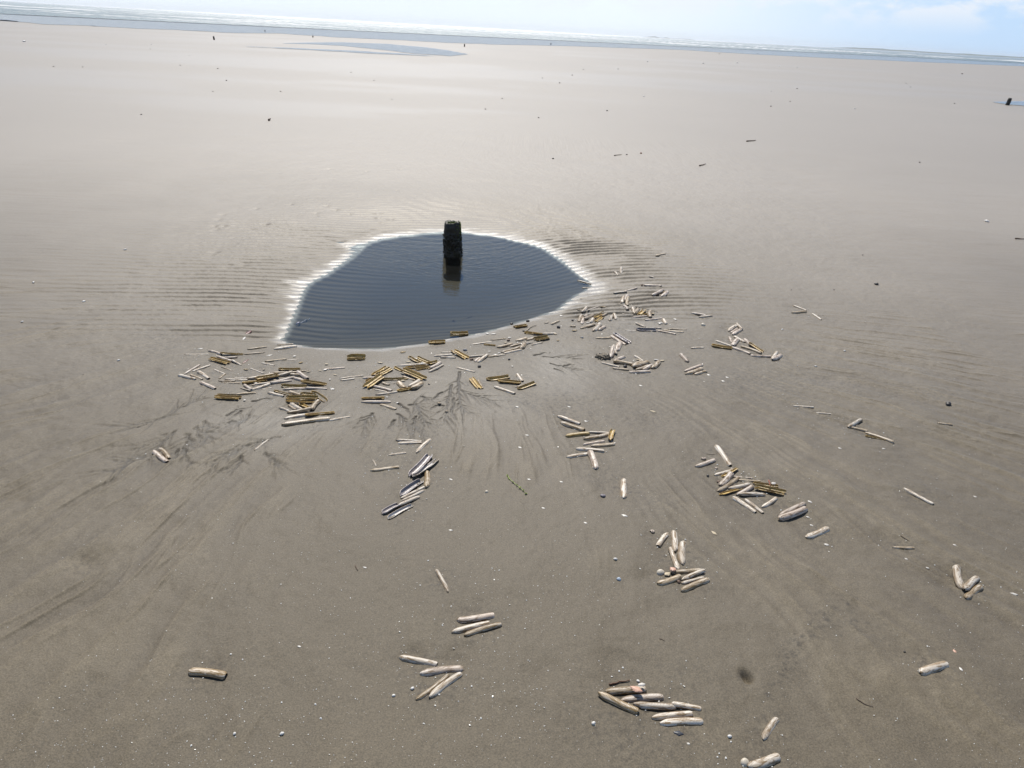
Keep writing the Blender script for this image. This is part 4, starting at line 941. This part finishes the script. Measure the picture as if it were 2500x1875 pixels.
# cockles: ribbed domes
mck = flat_mat("cockle shell", (0.60, 0.54, 0.44), (0.44, 0.37, 0.28), 6, 0.5)
def cockle_mesh(seed):
    nr, na = 14, 56; V = []
    for i in range(nr):
        u = i / (nr - 1); r_ = math.sin(u * math.pi / 2) * 0.5
        for j in range(na):
            a_ = j / na * 2 * math.pi; rib = 1 + 0.05 * u * (0.5 + 0.5 * math.cos(a_ * 22)); off = 0.16 * (1 - u)
            z = math.cos(u * math.pi / 2) ** 0.9 * 0.42
            V.append((r_ * rib * math.cos(a_) * 1.0, r_ * rib * math.sin(a_) * 0.88 + off, z * rib))
    return mesh_np("cockle_shell", V, grid_quads(nr, na, True), [mck])
CK = cockle_mesh(1)
for px, py, s, rot, lab in [(1613, 1399, 20, 0.4, "dark fronted cockle shell at the left of the flat pile"), (1819, 1863, 24, 0.9, "striped cream cockle shell at the bottom edge beside a long shell"), (1717, 794, 13, 1.5, "white cockle shell alone right of the straight line"), (1188, 1201, 9, 0.2, "small pale cockle shell left of the seaweed strand")]:
    p = on_ground(px, py); dp_ = (p - Vector((0, 0, CAM_H))).dot(fw); sc_ = s / F_PX * dp_
    o = link("cockle_shell", CK); o.location = p - Vector((0, 0, 0.04 * sc_)); o.scale = (sc_,) * 3; o.rotation_euler = (0.15, -0.1, rot); tag(o, lab, "cockle")

# sea snails: spiral whorls
def snail_mesh(m):
    nt_, ns = 90, 12; V = []
    for i in range(nt_):
        u = i / (nt_ - 1); ang = u * 2 * math.pi * 2.6; gr = 0.12 + 0.88 * u ** 1.6; rad = 0.30 * gr; tube = 0.24 * gr
        cx_, cy_, cz_ = rad * math.cos(ang), rad * math.sin(ang), 0.42 - 0.34 * u
        for j in range(ns):
            a_ = j / ns * 2 * math.pi
            V.append((cx_ + tube * math.cos(a_) * math.cos(ang), cy_ + tube * math.cos(a_) * math.sin(ang), max(0.0, cz_ + tube * math.sin(a_))))
    return mesh_np("sea_snail", V, grid_quads(nt_, ns, True), [m])
ms1 = flat_mat("grey snail", (0.16, 0.135, 0.15), (0.27, 0.24, 0.24), 5, 0.45); ms2 = flat_mat("brown snail", (0.24, 0.17, 0.12), (0.42, 0.35, 0.28), 5, 0.45)
for px, py, s, m_, lab in [(1471, 1211, 14, ms1, "purple grey sea snail shell left of the lone upright razor shell"), (1717, 1121, 14, ms2, "brown spiral sea snail shell at the top of the right fan"), (1748, 1144, 9, ms2, "small pale sea snail shell below the brown spiral one"), (1593, 1299, 13, ms2, "pale broken sea snail shell above the upright group")]:
    p = on_ground(px, py); dp_ = (p - Vector((0, 0, CAM_H))).dot(fw); sc_ = s / F_PX * dp_ / 0.95
    o = link("sea_snail", snail_mesh(m_)); o.location = p - Vector((0, 0, 0.03 * sc_)); o.scale = (sc_,) * 3; o.rotation_euler = (0.2, 0.1, rng.uniform(0, 6)); tag(o, lab, "sea snail")

# curled shell chips, the leaf, mussel pieces
def chip_mesh(seed, m, point=False):
    q_ = random.Random(seed); nl, na = 9, 6; V = []
    for lay in (0, 1):
        for i in range(nl):
            u = i / (nl - 1); wv_ = (math.sin(math.pi * (0.02 + 0.96 * u)) ** (0.8 if not point else 1.1)) * 0.5 * (1 + 0.25 * q_.uniform(-1, 1) * (not point))
            for j in range(na):
                s_ = j / (na - 1) * 2 - 1; V.append((u - 0.5, s_ * wv_, 0.30 * (1 - s_ * s_) - 0.05 * lay + 0.10 * math.sin(u * 3)))
    g_ = grid_quads(nl, na); n_ = nl * na
    F = [tuple(x) for x in g_] + [tuple(x[::-1] + n_) for x in g_]
    bd = [j for j in range(na)] + [i * na + na - 1 for i in range(1, nl)] + [(nl - 1) * na + j for j in range(na - 2, -1, -1)] + [i * na for i in range(nl - 2, 0, -1)]
    F += [(bd[k], bd[(k + 1) % len(bd)], bd[(k + 1) % len(bd)] + n_, bd[k] + n_) for k in range(len(bd))]
    me = bpy.data.meshes.new("shell_chip"); me.from_pydata(V, [], F); me.update(); me.materials.append(m)
    bm = bmesh.new(); bm.from_mesh(me); bmesh.ops.recalc_face_normals(bm, faces=bm.faces[:]); bm.to_mesh(me); bm.free()
    for p in me.polygons: p.use_smooth = True
    return me
mchip = flat_mat("chip white", (0.62, 0.59, 0.54), (0.48, 0.43, 0.37), 4, 0.4); mpink = flat_mat("chip pink", (0.52, 0.28, 0.19), (0.58, 0.37, 0.27), 4, 0.5)
mmus = flat_mat("mussel brown", (0.11, 0.04, 0.025), (0.19, 0.08, 0.05), 4, 0.35); mleaf = flat_mat("dry leaf", (0.46, 0.37, 0.24), (0.56, 0.47, 0.33), 5, 0.7); mslate = flat_mat("slate", (0.035, 0.037, 0.045), (0.08, 0.083, 0.095), 4, 0.35)
mred = flat_mat("red strand", (0.22, 0.045, 0.02), (0.30, 0.08, 0.04), 4, 0.6)
def chip(name, x1, y1, x2, y2, wpx, m, lab, cat, dz=0.0, point=False, group=None, hs=0.5):
    a = on_ground(x1, y1); b_ = on_ground(x2, y2); d = b_ - a; mid = (a + b_) / 2; dp_ = (mid - Vector((0, 0, CAM_H))).dot(fw); wv_ = wpx / F_PX * dp_ * 1.25
    o = link(name, chip_mesh(int(x1 * 7 + y1), m, point)); o.location = mid + Vector((0, 0, dz)); o.scale = (d.length, wv_, wv_ * hs); o.rotation_euler = (0, 0, math.atan2(d.y, d.x)); tag(o, lab, cat, group); return o
z_ = lambda ox, oy, a, b_, c_, d_: (ox + a / Z, oy + b_ / Z, ox + c_ / Z, oy + d_ / Z)
chip("mussel_shell", *z_(400, 800, 875, 72, 950, 36), 8, mmus, "red brown mussel half at the left edge of the pool", "mussel")
chip("mussel_shell", *z_(400, 800, 850, 388, 915, 342), 6, mmus, "small red brown mussel piece among the left corner shells", "mussel")
chip("leaf", *z_(1400, 1260, 1475, 150, 1550, 206), 7, mleaf, "pale pointed leaf on bare sand above the flat pile", "leaf", point=True, hs=0.25)
chip("slate_piece", *z_(1400, 1500, 1080, 1275, 1190, 1295), 11, mslate, "dark slate piece just below the big front pile", "slate")
chip("shell_chip", *z_(1400, 1500, 600, 845, 735, 905), 14, mpink, "salmon pink shell chip lying on the big front pile", "shell chip", 0.022)
chip("shell_chip", *z_(1400, 1500, 685, 830, 765, 820), 10, mchip, "white shell chip above the pink one on the front pile", "shell chip", 0.022)
chip("shell_chip", *z_(1400, 1260, 1040, 590, 1100, 625), 13, mpink, "pink shell chip at the left end of the flat pile", "shell chip", 0.012)
chip("shell_chip", *z_(1400, 1260, 985, 650, 1040, 625), 10, mleaf, "tan shell chip between cockle and flat pile", "shell chip", 0.004)
chip("shell_chip", *z_(2000, 1300, 2060, 652, 2145, 678), 7, mchip, "oval white shell chip at the right edge", "shell chip")
chip("shell_chip", *z_(1300, 980, 1270, 98, 1335, 120), 6, mleaf, "small tan shell chip alone above the stack right of centre", "shell chip")
chip("shell_chip", *z_(1300, 980, 960, 1222, 1030, 1246), 7, mchip, "small grey white shell chip below the lone upright shell", "shell chip")
chip("shell_chip", *z_(1650, 1020, 1425, 895, 1472, 920), 6, mchip, "white shell chip above the gaping shell at right", "shell chip")
chip("shell_chip", *z_(1650, 1020, 1600, 1362, 1655, 1380), 7, mchip, "cream shell chip below the rightmost fan shell", "shell chip")
chip("shell_chip", *z_(1650, 1020, 1030, 730, 1075, 718), 8, mchip, "white shell chip behind the olive pair in the right fan", "shell chip", 0.006)
chip("shell_chip", *z_(2000, 1300, 1515, 1455, 1548, 1500), 6, mchip, "thin white shell chip right of the front right shell", "shell chip")
chip("shell_chip", *z_(2000, 1300, 1450, 1265, 1475, 1300), 6, mpink, "little pink shell chip above the front right shell", "shell chip")
chip("shell_chip", *z_(1400, 1500, 195, 1165, 240, 1200), 8, mleaf, "cream shell chip left of the slate piece", "shell chip")
chip("shell_chip", *z_(850, 1040, 1085, 1122, 1130, 1130), 5, mchip, "white shell chip on bare sand above the front trio", "shell chip")
chip("shell_chip", *z_(400, 800, 1800, 655, 1840, 672), 7, mchip, "broken white chip right of the left heap", "shell chip")
chip("shell_chip", *z_(400, 800, 365, 230, 425, 224), 4, mchip, "white chip above the left corner shells", "shell chip")
chip("shell_chip", *z_(400, 800, 1100, 300, 1175, 298), 4, mchip, "white chip below the pool's left corner", "shell chip")
chip("shell_chip", *z_(400, 800, 850, 130, 880, 105), 5, mchip, "pale chip beside the mussel half", "shell chip")
for i, (px, py) in enumerate([(1389, 993), (1430, 1028), (1326, 1240), (1370, 1096 + 80), (1730, 915), (1765, 930), (1775, 921), (1564, 941), (2157, 1095), (2050, 1094), (1981, 1282), (1972, 1262), (730, 1578), (2380, 1212), (1262, 993), (1286, 1062), (1100, 1170), (1269, 1092), (1291, 1170), (890, 1385), (1429, 1276), (2212, 1364), (2264, 1386), (2330, 1330), (1680, 1855 - 40)]):
    chip("shell_chip", px - 4, py - 1, px + 5, py + 2, 4.5, mchip, "tiny white chip scattered over the sand below the pool", "shell chip", group="tiny white chips below the pool")

qb = random.Random(33)
for cx_, cy_, sx_b, sy_b, n_b in [(690, 930, 75, 45, 26), (990, 915, 65, 38, 24), (1260, 830, 70, 22, 16), (1480, 770, 75, 30, 14), (1540, 880, 60, 22, 8)]:
    for _ in range(n_b):
        px, py = cx_ + qb.gauss(0, sx_b), cy_ + qb.gauss(0, sy_b); p_ = at(px, py)
        if signed_dist(np.array([p_.x]), np.array([p_.y]), POOL)[0] < 0.04: continue
        L_ = qb.uniform(5, 15); a_ = qb.uniform(-0.6, 0.6)
        chip("shell_chip", px, py, px + L_ * math.cos(a_), py - L_ * math.sin(a_) * 0.4, qb.uniform(2.5, 5.5), qb.choice([mchip, mchip, mleaf, OUT['t'], OUT['o']]), "small broken shell bit lying among the heaped razor shells", "shell chip", 0.004, group="broken shell bits among the heaps")

# twigs, seaweed strand, red strand, worm mound
def tube_mesh(name, pts, r, m, ns=6, taper=0.5):
    V = []; n = len(pts)
    for i, p in enumerate(pts):
        d = (pts[min(i + 1, n - 1)] - pts[max(i - 1, 0)]).normalized(); s1_ = d.cross(Vector((0, 0, 1))); s1_ = s1_.normalized() if s1_.length > 1e-4 else Vector((1, 0, 0)); s2_ = s1_.cross(d)
        rr_ = r * (1 - taper * i / (n - 1))
        for k in range(ns):
            a_ = k / ns * 2 * math.pi; v = p + s1_ * rr_ * math.cos(a_) + s2_ * rr_ * math.sin(a_); V.append(tuple(v))
    V.append(tuple(pts[0])); V.append(tuple(pts[-1])); me = bpy.data.meshes.new(name); b0 = n * ns
    F = [tuple(x) for x in grid_quads(n, ns, True)] + [((k + 1) % ns, k, b0) for k in range(ns)] + [((n - 1) * ns + k, (n - 1) * ns + (k + 1) % ns, b0 + 1) for k in range(ns)]
    me.from_pydata(V, [], F); me.update(); me.materials.append(m)
    for p in me.polygons: p.use_smooth = True
    return me
mtwig = flat_mat("twig bark", (0.05, 0.03, 0.018), (0.12, 0.075, 0.045), 30, 0.7); mdry = flat_mat("pale twig", (0.25, 0.20, 0.14), (0.36, 0.30, 0.22), 30, 0.7)
mgreen, t, b = material("green seaweed"); b.inputs['Base Color'].default_value = (0.30, 0.38, 0.06, 1); b.inputs['Roughness'].default_value = 0.4
def twig(px_pts, wpx, m, lab, cat="twig", name="twig", lift=0.3, wob=0.25):
    P = []; q_ = random.Random(int(px_pts[0][0]))
    for i in range(len(px_pts) - 1):
        for k in range(4): P.append((px_pts[i][0] + (px_pts[i + 1][0] - px_pts[i][0]) * k / 4, px_pts[i][1] + (px_pts[i + 1][1] - px_pts[i][1]) * k / 4))
    P.append(px_pts[-1]); G = [on_ground(*p) for p in P]; dp_ = (G[0] - Vector((0, 0, CAM_H))).dot(fw); r_ = wpx / F_PX * dp_ / 2
    G = [g + Vector((q_.uniform(-1, 1) * r_ * wob * 3, q_.uniform(-1, 1) * r_ * wob * 3, r_ * (1 + lift * q_.uniform(-.5, 1)))) for g in G]
    c0 = G[0].copy(); me = tube_mesh(name, [g - c0 for g in G], r_, m); o = link(name, me); o.location = c0; tag(o, lab, cat); return o
twig([(1488, 1672), (1512, 1667), (1538, 1661)], 5, flat_mat("wet twig", (0.10, 0.045, 0.02), (0.17, 0.085, 0.045), 30, 0.5), "brown stick lying behind the big front pile")
twig([(2090, 1705), (2110, 1720), (2133, 1727)], 2.2, mtwig, "thin curved twig on the sand at lower right")
twig([(868, 1381), (873, 1394)], 2.5, mtwig, "tiny dark twig on bare sand left of centre")
twig([(1822, 346), (1845, 344)], 3.2, mtwig, "dark stick on the smooth sand far right of the stump")
twig([(1708, 406), (1724, 402)], 3, mtwig, "short dark stick behind the ripples on smooth sand")
twig([(1500, 381), (1518, 378)], 2.5, mdry, "short pale stick far behind the pool")
twig([(2478, 584), (2500, 585)], 3.5, mtwig, "brown stick cut by the right edge")
twig([(1131, 779), (1153, 774)], 3, mtwig, "dark twig floating near the pool's front", lift=3)
twig([(1105, 784), (1111, 786)], 2.5, mtwig, "tiny twig floating left of the dark twig", lift=3)
twig([(725, 795), (740, 787), (756, 783)], 4, flat_mat("lilac sliver", (0.34, 0.33, 0.42), (0.45, 0.43, 0.5), 20, 0.4), "lilac grey sliver floating at the pool's left", lift=2.5)
twig([(655, 295), (662, 293)], 5, mtwig, "small dark bit of driftwood behind the pool at left")
twig([(1549, 748), (1577, 755), (1606, 763)], 2.0, mdry, "thin bent straw above the gold shells")
twig([(1285, 810), (1292, 802), (1309, 795)], 3.5, mdry, "curved pale twig on the pool's near right shore")
twig([(1725, 1108), (1738, 1110), (1752, 1107)], 1.6, mdry, "thin straw beside the white shell of the right fan")
twig([(2200, 1309), (2212, 1317), (2219, 1321)], 1.8, mtwig, "thin dark twig above the lone pale shell at right")
twig([(1610, 1560), (1617, 1562), (1622, 1565)], 1.8, mtwig, "tiny dark sprig above the big front pile")
p1 = [(1239, 1162), (1243, 1170), (1252, 1178), (1262, 1186), (1270, 1192), (1277, 1199), (1284, 1206)]
tw = empty("seaweed_strand", on_ground(1262, 1186))
G = [on_ground(*p) + Vector((0, 0, 0.003)) - tw.location for p in p1]
link("stem", tube_mesh("stem", G, 0.0013, mgreen), tw)
ps = [(g + Vector((0, 0, 0.001)), Vector((rng.uniform(-1, 1), rng.uniform(-1, 1), 0.4))) for g in G for _ in range(5)]
link("fronds", tufts("fronds", ps, mgreen, 0.0055, 8, 2), tw)
hp = pebble_mesh(66, MP['dark']); hf = link("holdfast", hp, tw); hf.location = G[-1]; hf.scale = (0.008,) * 3
tag(tw, "green strand of seaweed with a dark knob on bare sand", "seaweed")
for lab, pp in (("red strand of weed lying across the olive pair in the right fan", [(1873, 1187), (1876, 1194), (1878, 1201)]),):
    o = twig(pp, 3.5, mred, lab, "seaweed", "weed_strand", lift=0.2); o.location.z += 0.024
# worm mound of stringy brown casts
wm = on_ground(1474, 872); q = random.Random(9); V = []; F = []
bm = bmesh.new(); bmesh.ops.create_icosphere(bm, subdivisions=5, radius=1.0)
for v in bm.verts:
    c_ = v.co; f = 1 + 0.30 * float(fbm(np.array(c_.x * 3 + 5), np.array(c_.y * 3 + c_.z), 71, 5)); v.co = Vector((c_.x * 0.040 * f, c_.y * 0.036 * f, c_.z * 0.012 * f))
me = bpy.data.meshes.new("worm_mound"); bm.to_mesh(me); bm.free(); me.materials.append(flat_mat("worm cast", (0.13, 0.105, 0.075), (0.22, 0.185, 0.14), 160, 0.85))
for p in me.polygons: p.use_smooth = True
wroot = empty("worm_mound", wm); wroot.location.z += 0.002
link("mound", me, wroot)
ps = [(Vector((q.uniform(-.034, .034), q.uniform(-.03, .03), 0.008)), Vector((q.uniform(-1, 1), q.uniform(-1, 1), 0.2))) for _ in range(160)]
link("fibres", tufts("fibres", ps, mweed, 0.008, 12, 2), wroot)
tag(wroot, "low stringy brown worm mound left of the pinkish shells", "worm mound")

# ------------------------------------------------------------------ shell grit: thousands of tiny bright crumbs nobody could count
q = np.random.RandomState(21); V = []; F = []
def crumb(x, y, s):
    z = ground_z(x, y); i = len(V); a_ = q.uniform(0, 6.28); k = 5
    ct, st_ = math.cos(a_), math.sin(a_); tx, ty_ = q.uniform(-.5, .5), q.uniform(-.5, .5)
    for (u, v) in ((-.6, -.35), (.1, -.5), (.65, 0.0), (.15, .45), (-.5, .4)):
        lx, ly = (u * ct - v * st_) * s, (u * st_ + v * ct) * s
        V.append((x + lx, y + ly, z + s * 0.40 + lx * tx + ly * ty_))
    V.append((x, y, z + s * 0.62)); V.append((x, y, z - s * 0.2))
    for j in range(5): F.append((i + j, i + (j + 1) % 5, i + 5)); F.append((i + (j + 1) % 5, i + j, i + 6))
cnt = 0
while cnt < 2700:
    px, py = q.uniform(-50, 2550), 560 + 1330 * q.uniform() ** 0.85
    p = at(px, py)
    if p.y > 9: continue
    dens = 0.16 + 0.9 * max(0, float(fbm(np.array(p.x * 1.2), np.array(p.y * 1.2), 81, 3)) + 0.15)
    cx_ = abs(p.x - 0.05) / 1.3; dens *= 1.3 / (1 + cx_ ** 2 * 0.7)
    if q.uniform() > dens: continue
    if (p.y > PC[1] - 0.9) and q.uniform() > 0.25: continue
    if signed_dist(np.array([p.x]), np.array([p.y]), POOL)[0] < 0.06: continue
    crumb(p.x, p.y, 0.0011 + 0.0018 * q.uniform() ** 2.5 + (0.002 if q.uniform() < 0.03 else 0)); cnt += 1
for s in SHELLS:                                  # thicker round the shells
    m_ = at((s[0] + s[2]) / 2, (s[1] + s[3]) / 2)
    if signed_dist(np.array([m_.x]), np.array([m_.y]), POOL)[0] < 0.1: continue
    for _ in range(9):
        crumb(m_.x + q.normal() * 0.06, m_.y + q.normal() * 0.06, 0.0010 + 0.0040 * q.uniform() ** 3)
me = bpy.data.meshes.new("shell_grit"); me.from_pydata(V, [], F); me.update()
mg, t, b = material("shell grit"); b.inputs['Base Color'].default_value = (0.72, 0.70, 0.65, 1); b.inputs['Roughness'].default_value = 0.25; me.materials.append(mg)
tag(link("shell_grit", me), "white crumbs of broken shell sprinkled over the sand", "shell grit", kind='stuff')

# ------------------------------------------------------------------ haze over the whole shore
mh = bpy.data.materials.new("haze"); mh.use_nodes = True; t = mh.node_tree; t.nodes.clear()
o_ = t.nodes.new('ShaderNodeOutputMaterial'); v_ = t.nodes.new('ShaderNodeVolumePrincipled'); v_.inputs['Color'].default_value = (0.98, 0.99, 1.0, 1)
v_.inputs['Density'].default_value = 4e-5; v_.inputs['Anisotropy'].default_value = 0.6; t.links.new(v_.outputs[0], o_.inputs['Volume'])
me = bpy.data.meshes.new("haze"); bm = bmesh.new(); bmesh.ops.create_cube(bm, size=1.0)
for v in bm.verts: v.co = Vector((v.co.x * 33000, v.co.y * 33000, -6.0 if v.co.z < 0 else 60.0))
bm.to_mesh(me); bm.free(); me.materials.append(mh)
tag(link("haze", me), "faint sea haze over the far shore", "haze", kind='stuff')
